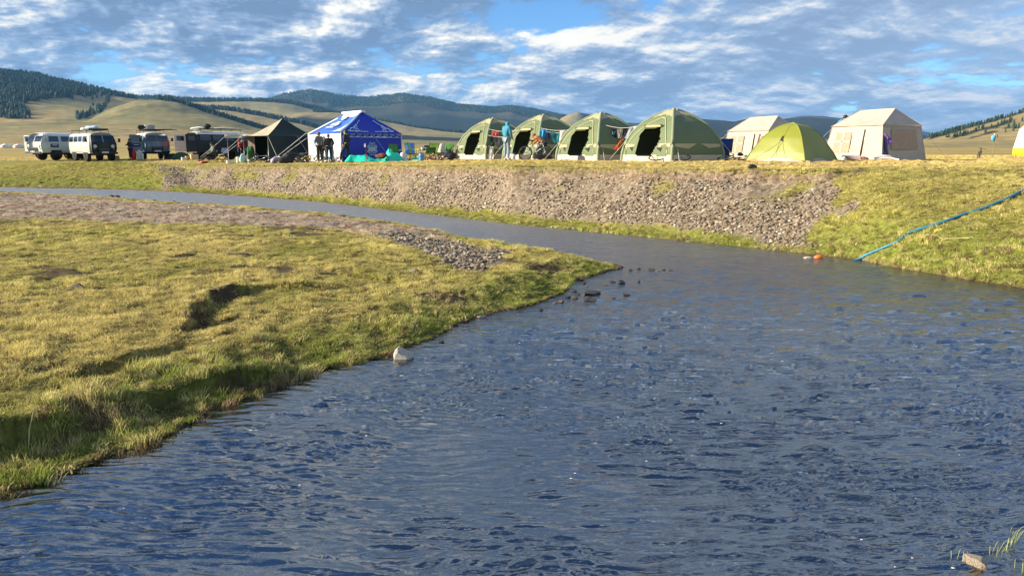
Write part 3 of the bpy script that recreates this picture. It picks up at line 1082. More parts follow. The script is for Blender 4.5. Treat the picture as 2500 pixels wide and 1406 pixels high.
sd_l, pink_l, grav_l, scree_l, cut_l, s_l, far_l = map(L_, (sdr, m_pink, m_gravel, m_scree, m_cut, s_g, farside.astype(float)))
rgx = np.random.default_rng(99)
bare_shade_l = L_(m_bare_shade)
near_c = lambda x, y: (bare_shade_l(x, y) < 0.25 + 0.6 * rgx.random(len(x))) & (sd_l(x, y) < -0.03) & (far_l(x, y) < 0.5) & (grav_l(x, y) < 0.4) & (rgx.random(len(x)) > 0.55 * pink_l(x, y))
shore = lambda x, y: (sd_l(x, y) < 0.05) & (sd_l(x, y) > -1.3) & (far_l(x, y) < 0.5) & (grav_l(x, y) < 0.3)
sow(420, 3.6, 9.5, -0.92, 0.10, 1, near_c, [0, 1, 2, 4], 0.7, 1.15)
sow(190, 9.5, 17, -0.86, 0.25, 2, near_c, [0, 1, 2], 0.8, 1.3)
sow(75, 17, 46, -0.86, 0.25, 3, near_c, [0, 1, 2], 0.9, 1.5)
sow(170, 3.6, 9.0, -0.95, 0.1, 4, shore, [3, 2], 0.55, 1.1)
sow(60, 9.0, 20, -0.6, 0.3, 5, shore, [3, 2], 0.45, 0.9)
farc = lambda x, y: (far_l(x, y) > 0.5) & (scree_l(x, y) < 0.25) & (s_l(x, y) > 0.01) & (s_l(x, y) < 1.03) & (cut_l(x, y) < 0.7)
sow(150, 11, 26, 0.28, 0.92, 6, farc, [0, 1, 2], 0.8, 1.5)
sow(80, 16, 55, -0.85, 0.40, 7, farc, [0, 1, 2], 0.9, 1.5)
toec = lambda x, y: (far_l(x, y) > 0.5) & (s_l(x, y) < 0.12) & (scree_l(x, y) < 0.5)
sow(90, 11, 45, -0.85, 0.92, 8, toec, [3, 2], 0.6, 1.1)
platc = lambda x, y: (s_l(x, y) > 1.0)
sow(55, 20, 40, -0.25, 0.88, 9, lambda x, y: platc(x, y) & (s_l(x, y) < 1.6), [0, 1, 4], 0.6, 1.0)
sow(14, 20, 75, -0.86, 0.88, 10, platc, [0, 1, 2], 0.7, 1.3)
for pts_, dr_, wd_ in SC_W[:5]:
    P_ = np.array(pts_)
    for (xa, ya), (xb, yb) in zip(P_[:-1], P_[1:]):
        n_ = int(math.hypot(xb - xa, yb - ya) * 30)
        rq = np.random.default_rng(int(abs(xa * 1000)))
        t_ = rq.random(n_)
        gx.append(xa + (xb - xa) * t_ + rq.normal(0, .10, n_)); gy.append(ya + (yb - ya) * t_ + rq.normal(-.02, .10, n_))
        gs.append(rq.uniform(.5, 1.0, n_)); gk.append(rq.choice([0, 1, 3, 4], n_))
gx, gy, gs, gk = map(np.concatenate, (gx, gy, gs, gk))
gz_ = ground(gx, gy)
tint = grid_lookup(colr, gx, gy) * 1.85
ln = fbm(gx / 0.9, gy / 0.9, 3, 120)
rg = np.random.default_rng(8)
straw = (rg.random(len(gx)) < 0.42 + 0.30 * ln)[:, None]
brn = (rg.random(len(gx)) < 0.10 + 0.15 * fbm(gx / 0.6, gy / 0.6, 2, 123))[:, None]
tint = np.where(straw, tint * 0.3 + np.array([0.62, 0.53, 0.23]) * 0.7, tint)
tint = np.where(brn, np.array([0.17, 0.115, 0.065]), tint)
pk = grid_lookup(m_pink * (~farside), gx, gy)[:, None] > 0.4
tint = np.where(pk, np.array([0.50, 0.41, 0.32]) * (0.8 + 0.4 * rg.random(len(gx)))[:, None], tint)
rd = (pk[:, 0] & (rg.random(len(gx)) < 0.12))[:, None]
tint = np.where(rd, np.array([0.26, 0.10, 0.07]), tint)
rot = np.stack([rg.normal(0, 0.12, len(gx)), rg.normal(0.08, 0.12, len(gx)), rg.uniform(0, 0.9, len(gx)) + np.where(rg.random(len(gx)) < .5, 0, 3.0)], -1)
ln2 = fbm(gx / 0.35, gy / 0.35, 2, 121)
scl = np.stack([gs, gs, gs * np.clip(0.70 + 0.4 * ln + 0.65 * ln2, 0.25, 1.25)], -1)
tint = tint * (1 + 0.30 * ln2 + 0.2 * ln)[:, None]
g_obj = scatter('grass', np.stack([gx, gy, gz_], -1), rot, scl, gk, tufts, tint)
tag(g_obj, 'short dry and green grass growing on the meadow and banks', 'grass', kind='stuff')
print('grass tufts', len(gx))

# stones ---------------------------------------------------------------
def stone_mesh(k, mt=None, sub=1):
    rr = random.Random(k * 31 + 5)
    vs, fs = ico(sub)
    s = (rr.uniform(0.8, 1.25), rr.uniform(0.65, 1.0), rr.uniform(0.42, 0.75))
    planes = []
    for _ in range(7):
        n = Vector((rr.gauss(0, 1), rr.gauss(0, 1), rr.gauss(0, 1))).normalized()
        planes.append((n, rr.uniform(0.55, 0.85)))
    out = []
    for v in vs:
        w = v.copy() * rr.uniform(0.93, 1.05)
        for n, d in planes:
            q = w.dot(n)
            if q > d: w -= n * (q - d)
        out.append((w.x * s[0], w.y * s[1], w.z * s[2]))
    mb = MB(); mb.add(out, fs, 0, False)
    return mb.mesh('stone_%d' % k, mt or M_stone_t)


stones = [stone_mesh(k) for k in range(8)]
STONE_COLS = np.array([[0.39, 0.31, 0.22], [0.31, 0.24, 0.17], [0.48, 0.40, 0.30], [0.22, 0.17, 0.125], [0.34, 0.29, 0.24], [0.27, 0.205, 0.155], [0.60, 0.53, 0.42]])


def stone_field(dens, y0, y1, c0, c1, seed, cond, smin, smax, pw=3.0):
    n = int(dens * area(y0, y1, c0, c1))
    x, y = rand_pts(n, y0, y1, c0, c1, seed)
    m = cond(x, y)
    x, y = x[m], y[m]
    r_ = np.random.default_rng(seed + 70)
    s = smin + (smax - smin) * r_.random(len(x)) ** pw
    return x, y, s, STONE_COLS[r_.integers(0, len(STONE_COLS), len(x))] * r_.uniform(0.6, 1.05, len(x))[:, None]


r5 = np.random.default_rng(55)
A1 = stone_field(560, 17, 52, -0.50, 0.47, 21, lambda x, y: scree_l(x, y) * (0.45 + 0.9 * fbm(x / 1.2, y / 0.8, 3, 130) + 0.6 * (0.55 - s_l(x, y))) > r5.random(len(x)) * 0.8, 0.011, 0.075, 2.6)
A2 = stone_field(260, 14, 25, -0.17, 0.05, 22, lambda x, y: grav_l(x, y) > 0.35 + 0.3 * r5.random(len(x)), 0.012, 0.065, 3)
A2 = (A2[0], A2[1], A2[2], A2[3] * np.array([0.95, 0.97, 1.0]))
A3 = stone_field(5, 12, 50, -0.5, 0.5, 23, lambda x, y: (far_l(x, y) > .5) & (s_l(x, y) > 0.0) & (s_l(x, y) < 0.10), 0.015, 0.07, 2)
A4 = stone_field(5, 14, 45, -0.8, -0.05, 24, lambda x, y: (pink_l(x, y) > 0.3), 0.015, 0.07, 2)
A5 = stone_field(4, 11, 26, 0.28, 0.9, 25, lambda x, y: (far_l(x, y) > .5) & (s_l(x, y) > 0.02) & (s_l(x, y) < 1.0) & (scree_l(x, y) < 0.2), 0.01, 0.035, 2)
A6 = stone_field(2.2, 4, 30, -0.9, 0.1, 26, near_c, 0.008, 0.03, 2)
sx, sy, ss = (np.concatenate([a[i] for a in (A1, A2, A3, A4, A5, A6)]) for i in range(3))
stn = np.concatenate([a[3] for a in (A1, A2, A3, A4, A5, A6)])
szz = ground(sx, sy) + ss * 0.22
srot = np.stack([r5.uniform(-0.5, 0.5, len(sx)), r5.uniform(-0.5, 0.5, len(sx)), r5.uniform(0, 6.28, len(sx))], -1)
sscl = np.stack([ss, ss * r5.uniform(0.7, 1.1, len(sx)), ss * r5.uniform(0.8, 1.2, len(sx))], -1)
sk = r5.integers(0, 8, len(sx))
inview = (np.abs(sx / sy) < 0.70)
app = np.where(inview & (scree_l(sx, sy) > 0.2), ss / sy, 0)
top300 = np.argsort(-app)[:285]
is_top = np.zeros(len(sx), bool); is_top[top300] = True
print('stones', len(sx))
rest = ~is_top
st_obj = scatter('bank_stones', np.stack([sx, sy, szz], -1)[rest], srot[rest], sscl[rest], sk[rest], stones, stn[rest])
tag(st_obj, 'mass of small broken stones covering the eroded bank and gravel', 'stones', kind='stuff')
stone_mats = [mat('stone_col_%d' % i, tuple(c), 0.92, 0.25, 9, bump=0.03, bscale=14, spec=0.2) for i, c in enumerate(STONE_COLS)]
stone_var = {}
bedx, bedy = rand_pts(int(16 * area(3.5, 13, -0.75, 0.8)), 3.5, 13, -0.75, 0.8, 91)
mb_ = grid_lookup(sdr, bedx, bedy) > 0.25
bedx, bedy = bedx[mb_], bedy[mb_]
bs_ = 0.02 + 0.08 * r5.random(len(bedx)) ** 2.5
bo = scatter('bed_stones', np.stack([bedx, bedy, np.minimum(ground(bedx, bedy) + bs_ * .3, -0.03 - bs_ * 0.7)], -1), np.stack([np.zeros(len(bedx)), np.zeros(len(bedx)), r5.uniform(0, 6, len(bedx))], -1), np.stack([bs_] * 3, -1), r5.integers(0, 8, len(bedx)), stones, STONE_COLS[r5.integers(0, 7, len(bedx))] * 0.8)
tag(bo, 'stones under the shallow moving water of the stream', 'stones', kind='stuff')
for i in top300:
    ci = int(np.argmin(np.abs(STONE_COLS - stn[i]).sum(1)))
    key = (int(sk[i]), ci)
    if key not in stone_var:
        stone_var[key] = stone_mesh(key[0], stone_mats[ci])
    o = link_mesh('stone', stone_var[key], None, (sx[i], sy[i], szz[i]), srot[i], tuple(sscl[i]))
    tag(o, 'one of the larger broken stones lying on the eroded riverbank slope', 'stone', 'larger stones on the eroded bank')

fx_, fy_ = rand_pts(150, 3.6, 12, -0.7, 0.75, 95)
mf = grid_lookup(sdr, fx_, fy_) > 0.2
fx_, fy_ = fx_[mf], fy_[mf]
foam_m = MB().blob((0, 0, 0), (1.3, .7, .16), 3, .25, 1, 0, True).mesh('fleck', mat('foam_white', (.8, .8, .8), .5))
ff = scatter('foam_flecks', np.stack([fx_, fy_, np.full(len(fx_), .012)], -1), np.zeros((len(fx_), 3)), np.stack([.003 + .006 * r5.random(len(fx_)) ** 2] * 3, -1) * np.array([1, 1, 1.0]), np.zeros(len(fx_), int), [foam_m])
tag(ff, 'tiny white flecks of foam drifting on the stream', 'foam', kind='stuff')

# single rocks in and beside the stream: picture place, size, colour, label
M_wet = mat('wet_rock', (0.035, 0.032, 0.030), 0.45, 0.3, 8, bump=0.03, bscale=12)
M_pale = mat('pale_rock', (0.46, 0.43, 0.38), 0.9, 0.25, 6, bump=0.02, bscale=14)
M_tan = mat('tan_rock', (0.40, 0.33, 0.25), 0.9, 0.25, 7, bump=0.02, bscale=14)
M_brownrock = mat('brown_rock', (0.13, 0.09, 0.065), 0.8, 0.25, 7, bump=0.02, bscale=14)


def rock(px, py, wpx, hfac, mt, label, k, z=0.0, rz=0.0, group=None, flat=1.0, sub=2):
    x, y = at_z(px, py, z)
    s = wpx / (F / y) / 2
    me = stone_mesh(100 + k, mt, sub)
    o = link_mesh('rock', me, None, (x, y, z + s * 0.2 * hfac), (0.15, -0.1, rz), (s * 1.1, s * 0.9 * flat, s * 1.5 * hfac))
    return tag(o, label, 'rock', group)


rock(985, 872, 58, 0.85, M_pale, 'pale angular boulder at the water edge of the grassy meadow', 1, rz=0.5)
rock(955, 866, 26, 0.5, M_wet, 'small dark rock touching the pale angular boulder', 2)
rock(2380, 1374, 56, 0.85, M_tan, 'rounded tan rock in the shallows beside thin reeds', 3, rz=2.6, sub=3)
rock(1077, 836, 11, 1.0, M_wet, 'tiny dark rock poking out upstream of the pale boulder', 4)
bar = [(1462, 645, 22, 0), (1480, 648, 18, 0), (1500, 650, 20, 1), (1515, 653, 16, 0), (1540, 660, 12, 0), (1560, 657, 14, 0), (1590, 660, 22, 0), (1605, 664, 14, 1), (1620, 660, 12, 0), (1638, 661, 12, 0),
       (1425, 694, 16, 0), (1432, 700, 10, 1), (1496, 689, 14, 0), (1516, 693, 30, 0), (1480, 695, 9, 1), (1400, 712, 20, 0), (1412, 718, 14, 0), (1445, 718, 38, 0), (1460, 715, 24, 1), (1385, 726, 20, 0),
       (1435, 732, 26, 0), (1448, 735, 20, 0), (1405, 728, 16, 1), (1370, 738, 22, 1), (1355, 740, 16, 1), (1320, 758, 18, 0), (1530, 720, 18, 0), (1498, 730, 14, 0), (1470, 660, 16, 1), (1440, 652, 14, 1)]
for i, (a, b, w_, kd) in enumerate(bar):
    rock(a, b, w_, 0.62, (M_wet, M_brownrock)[kd], ('black wet' if kd == 0 else 'brown') + (' rock in the string of rocks just beyond the meadow tip' if b < 668 else ' rock in the loose group below the meadow tip'), 10 + i % 9, rz=i * 1.3, group=('black' if kd == 0 else 'brown') + (' rocks strung beyond the meadow tip' if b < 668 else ' rocks below the meadow tip'), sub=1)
chan = [(272, 480, 14), (284, 485, 20), (95, 479, 16), (340, 491, 9), (378, 491, 9), (425, 494, 12), (655, 483, 10), (1560, 688, 10)]
for i, (a, b, w_) in enumerate(chan):
    rock(a, b, w_, 0.7, M_wet, 'one of the small dark rocks in the narrow upstream channel', 30 + i % 5, rz=i, group='small rocks in the upstream channel', sub=1)
med = [(190, 716, 40, M_brownrock, 'brown clod of earth lying on the open meadow at left'), (1170, 728, 34, M_tan, 'tan flat stone in grass near the meadow tip'), (62, 562, 18, M_brownrock, 'dark clod beyond the open meadow, far left'),
       (1006, 655, 14, M_pale, 'pale stone beside the gravel patch on the meadow'), (768, 762, 12, M_brownrock, 'brown stone in the hollow of the meadow'), (470, 745, 26, M_brownrock, 'dark clod on the lip of the meadow hollow')]
for i, (a, b, w_, m_, lb) in enumerate(med):
    x, y = at_z(a, b, 0.3)
    o = rock(a, b, w_, 0.5, m_, lb, 40 + i, z=0.3)
    o.location.z = gz(o.location.x, o.location.y) + 0.02
for i, (a, b, w_, m_, lb) in enumerate([(1840, 424, 30, M_wet, 'dark hollow stone under the top of the stony bank'), (93, 433, 10, M_wet, 'small black rock on the grassy far slope'), (88, 436, 9, M_pale, 'small white rock on the grassy far slope'), (2246, 401, 12, M_brownrock, 'brown clod on the grass before the right white tent')]):
    yy = {0: 22.9, 1: 51.5, 2: 51.2, 3: 24.0}[i]
    p = pt(a, yy)
    s = w_ / (F / yy) / 2
    tag(link_mesh('rock', stone_mesh(60 + i, m_), None, (p.x, p.y, p.z + s * 0.2), (0.1, 0.1, 0.6), (s, s * 0.8, s * 0.9)), lb, 'rock')

# trees ----------------------------------------------------------------
M_bark = mat('bark', (0.09, 0.06, 0.04), 0.95)


def conifer_mesh(k):
    rr = random.Random(k)
    mb = MB()
    n, lay = 7, 6
    for i in range(lay):
        z0 = 0.10 + 0.80 * i / lay; z1 = z0 + 0.30
        r0 = 0.22 * (1 - i / lay) ** 0.8 * rr.uniform(0.8, 1.15) + 0.02
        ring = []
        ox, oy = rr.uniform(-.02, .02), rr.uniform(-.02, .02)
        for j in range(n):
            a = 6.283 * j / n + i
            q = r0 * rr.uniform(0.65, 1.25)
            ring.append((ox + q * math.cos(a), oy + q * math.sin(a), z0 + rr.uniform(-.04, .03)))
        ring.append((ox, oy, min(z1, 1.0)))
        mb.add(ring, [(j, (j + 1) % n, n) for j in range(n)], 0)
    mb.tube([(0, 0, -0.05), (0, 0, 0.25)], [0.02, 0.015], 4, 1)
    return mb.mesh('conifer_%d' % k, [M_tree_t, M_bark])


conifers = [conifer_mesh(k) for k in range(5)]
cumE = np.maximum.accumulate(E, axis=0)
prevE = np.vstack([np.full((1, E.shape[1]), -9.0), cumE[:-1]])


def wood(dens, y0, y1, p0, p1, seed, thr=0.35, hmin=9, hmax=16):
    c0, c1 = col_of(p0), col_of(p1)
    n = int(dens * area(y0, y1, c0, c1))
    x, y = rand_pts(n, y0, y1, c0, c1, seed)
    r_ = np.random.default_rng(seed + 3)
    m = grid_lookup(m_for_shade, x, y) > thr + 0.35 * r_.random(n)
    x, y = x[m], y[m]
    h = r_.uniform(hmin, hmax, len(x))
    # leave out what the ground in front hides
    e = (ground(x, y) + h - HC) / y
    vis = e > grid_lookup(prevE, x, y * 0.985) + 0.0
    return x[vis], y[vis], h[vis]


WD = [wood(0.014, 1200, 3300, -60, 350, 201), wood(0.012, 3200, 3900, 200, 800, 202, hmin=11, hmax=18), wood(0.05, 1495, 1640, 395, 690, 203, 0.2, 8, 14),
      wood(0.03, 2280, 2480, 440, 860, 204, 0.2, 11, 17), wood(0.016, 2900, 3200, 840, 1420, 205, 0.2, 10, 16), wood(0.012, 950, 1700, 2230, 2520, 206, 0.35, 4.5, 8),
      wood(0.0035, 4700, 5900, 600, 1700, 207, 0.3, 11, 16), wood(0.01, 3300, 3900, 640, 900, 208, 0.3, 11, 16)]
r9 = np.random.default_rng(9)
wx, wy, wh = (np.concatenate([a[i] for a in WD]) for i in range(3))
# lone trees on the right-hand hill and on the left slopes
lone = [(2401, 327, 10), (2449, 325, 7), (2466, 318, 10), (2468, 323, 8), (2471, 315, 9), (2476, 317, 8), (2481, 315, 9), (2465, 308, 10), (2456, 311, 9), (2485, 300, 8), (2499, 307, 10), (2305, 337, 8), (2311, 336, 8), (2314, 337, 7), (2330, 334, 6), (2355, 330, 8), (2366, 331, 8),
        (2384, 315, 9), (2397, 306, 7), (2430, 338, 5), (2418, 300, 8), (215, 236, 12), (222, 240, 12), (240, 247, 12), (262, 239, 13), (250, 243, 12), (236, 262, 11), (270, 248, 12)]
lx, ly, lh = [], [], []
for px_, py_, h_ in lone:
    j = int(np.argmin(np.abs(cols - col_of(px_))))
    e = float(e_of(py_))
    ok = np.where((E[:, j] >= e) & (rows > 300))[0]
    if len(ok) == 0: continue
    i = ok[0]
    lx.append(cols[j] * rows[i]); ly.append(rows[i]); lh.append(h_ * (rows[i] / 1250.0) ** 0.6)
wx = np.concatenate([wx, lx]); wy = np.concatenate([wy, ly]); wh = np.concatenate([wh, lh])
wzone = np.concatenate([np.full(len(a[0]), i) for i, a in enumerate(WD)] + [np.full(len(lx), 8)])
wz = ground(wx, wy)
wk = r9.integers(0, 5, len(wx))
wrot = np.stack([np.zeros(len(wx)), np.zeros(len(wx)), r9.uniform(0, 6.28, len(wx))], -1)
wscl = np.stack([wh * 1.0, wh * 1.0, wh], -1) * np.stack([r9.uniform(.8, 1.25, len(wx))] * 2 + [np.ones(len(wx))], -1)
wt = np.array([0.020, 0.044, 0.026]) * r9.uniform(0.7, 1.5, len(wx))[:, None]
yel = r9.random(len(wx)) < 0.16
wt = np.where(yel[:, None], np.array([0.085, 0.105, 0.03]), wt)
wpx = px_of(wx / wy)
wapp = np.where((wpx > 0) & (wpx < 2500), wh / wy, 0)
wapp[-len(lx):] += 1
tsel = np.argsort(-wapp)[:290]
tm = np.ones(len(wx), bool); tm[tsel] = False
print('trees', len(wx))
f_obj = scatter('forest', np.stack([wx, wy, wz], -1)[tm], wrot[tm], wscl[tm], wk[tm], conifers, wt[tm])
tag(f_obj, 'dark conifer forest covering the distant hillsides and ridges', 'forest', kind='stuff')
M_tree = mat('conifer_green', (0.030, 0.058, 0.030), 0.9, 0.35, 0.4)
crown_m = []
for me in conifers:
    m2 = me.copy(); m2.materials.clear(); m2.materials.append(M_tree); m2.materials.append(M_bark); crown_m.append(m2)
for i in tsel:
    zn = int(wzone[i])
    gname, lb = {0: ('conifers on the far left forested hill', 'dark conifer in the forest covering the far left hill'),
                 1: ('conifers on the back ridge', 'dark conifer on the skyline of the ridge behind the mound'),
                 2: ('conifers on the mound shoulder', 'conifer in the dark belt down the right shoulder of the grassy mound'),
                 3: ('conifers on the middle spur', 'conifer in the tree line on the spur behind the dark green tent'),
                 4: ('conifers on the spur by the marquee', 'conifer in the tree belt right of the blue marquee roof'),
                 6: ('conifers on the big mountain', 'tiny conifer on the big dark mountain'), 7: ('conifers on the back ridge', 'dark conifer on the skyline of the ridge behind the mound'),
                 5: ('conifers in the strip at the right edge', 'conifer in the wooded strip along the crest of the right-hand hill')}.get(zn, ('', ''))
    if zn == 8: gname, lb = (('lone conifers on the right-hand slope', 'lone dark conifer on the bare tan slope of the right-hand hill') if wpx[i] > 2000 else ('conifers by the left gully', 'lone dark conifer by the gully left of the grassy mound'))
    o = link_mesh('conifer_tree', crown_m[int(wk[i])], None, (wx[i], wy[i], wz[i] - 0.2), (0, 0, float(wrot[i, 2])), tuple(wscl[i]))
    tag(o, lb, 'tree', gname)
# ------------------------------------------------------------------ camp: helpers
def az(px): return math.atan(col_of(px))


def view_rz(px, a_deg): return R(a_deg) - az(px)


def on_ground(px, py):
    """where the ray through a picture point meets the land"""
    d = ray(px, py)
    ys = np.concatenate([np.arange(4, 60, 0.05), np.arange(60, 400, 1.0)])
    xs = ys * d.x / d.y
    zs = HC + ys * d.z / d.y
    g = ground(xs, ys)
    i = int(np.argmax(g >= zs)) if (g >= zs).any() else len(ys) - 1
    return Vector((float(xs[i]), float(ys[i]), float(g[i])))


def patch(p00, p10, p11, p01, n=8, m=8, amp=0.0, seed=0, sag=0.0, freq=3.0, off=0.0, thick=0.0):
    """wrinkled four-cornered cloth between corner points; returns verts, faces"""
    P = [Vector(p) for p in (p00, p10, p11, p01)]
    nrm = (P[1] - P[0]).cross(P[3] - P[0])
    if nrm.length < 1e-9: nrm = Vector((0, -1, 0))
    nrm.normalize()
    vs = []
    for j in range(m + 1):
        for i in range(n + 1):
            u, v = i / n, j / m
            p = (P[0] * (1 - u) + P[1] * u) * (1 - v) + (P[3] * (1 - u) + P[2] * u) * v
            w = math.sin(math.pi * u) * math.sin(math.pi * v)
            q = float(fbm(u * freq + seed * 3.1 + v * 0.8, v * freq * 0.8 + seed, 3, seed)) if amp else 0.0
            p = p + nrm * (off + q * amp * (0.25 + w) + sag * w)
            vs.append(p)
    fs = [(j * (n + 1) + i, j * (n + 1) + i + 1, (j + 1) * (n + 1) + i + 1, (j + 1) * (n + 1) + i) for j in range(m) for i in range(n)]
    return vs, fs


def cloth(name, corners, mt, parent=None, smooth_=True, mats=None, **kw):
    mb = MB()
    vs, fs = patch(*corners, **kw)
    mb.add(vs, fs, 0, smooth_)
    return mb.build(name, mt, parent)


def rope(name, a, b, mt, parent=None, r=0.008, sag=0.0):
    a, b = Vector(a), Vector(b)
    pts = [a.lerp(b, t / 6) - Vector((0, 0, sag * math.sin(math.pi * t / 6))) for t in range(7)]
    return MB().tube(pts, r, 5).build(name, mt, parent)


M_black = mat('black_rubber', (0.012, 0.012, 0.014), 0.7, 0.2)
M_darkcloth = mat('dark_cloth', (0.022, 0.023, 0.030), 0.9, 0.3, bump=0.004, bscale=30)
M_glass = mat('dark_glass', (0.014, 0.020, 0.032), 0.08, 0.1, spec=0.8)
M_chrome = mat('bright_metal', (0.62, 0.63, 0.64), 0.28, 0.1, metal=1.0)
M_steel = mat('grey_metal', (0.33, 0.33, 0.34), 0.45, 0.15, metal=0.8)
M_white = mat('white_cloth', (0.74, 0.72, 0.68), 0.85, 0.06, bump=0.003, bscale=20)
M_whitep = mat('white_paint', (0.70, 0.71, 0.69), 0.4, 0.06)
M_cream = mat('cream_canvas', (0.44, 0.385, 0.325), 0.9, 0.07, 2.5, bump=0.006, bscale=7)
M_creamwin = mat('cream_window', (0.37, 0.275, 0.20), 0.9, 0.08, 5)
M_rope = mat('pale_rope', (0.55, 0.52, 0.44), 0.9, 0.1)
M_red = mat('red_plastic', (0.50, 0.025, 0.03), 0.45, 0.1)
M_blue = mat('blue_plastic', (0.09, 0.25, 0.55), 0.3, 0.1)
M_card = mat('cardboard', (0.48, 0.30, 0.15), 0.9, 0.1)
M_skin = mat('skin', (0.46, 0.27, 0.19), 0.6, 0.08)
M_navy = mat('navy_cloth', (0.018, 0.03, 0.10), 0.9, 0.2)

# ------------------------------------------------------------------ green inflatable dome tents
M_tgreen = mat('sage_green_fabric', (0.130, 0.170, 0.085), 0.8, 0.05, 1.5, bump=0.006, bscale=6)
M_tcream = mat('pale_yellow_fabric', (0.42, 0.37, 0.21), 0.65, 0.05, 2, bump=0.004, bscale=7)
M_tbeam = mat('pale_beam_fabric', (0.205, 0.24, 0.145), 0.6, 0.05, 2)
M_tskirt = mat('white_skirt', (0.55, 0.49, 0.40), 0.8, 0.08, 3, bump=0.008, bscale=9)
PROFILE = [(0, 1.0), (.18, .985), (.38, .92), (.58, .78), (.75, .585), (.88, .36), (.96, .17), (1.0, 0.02)]


def prof_r(v): return float(np.interp(v, [p[0] for p in PROFILE], [p[1] for p in PROFILE]))


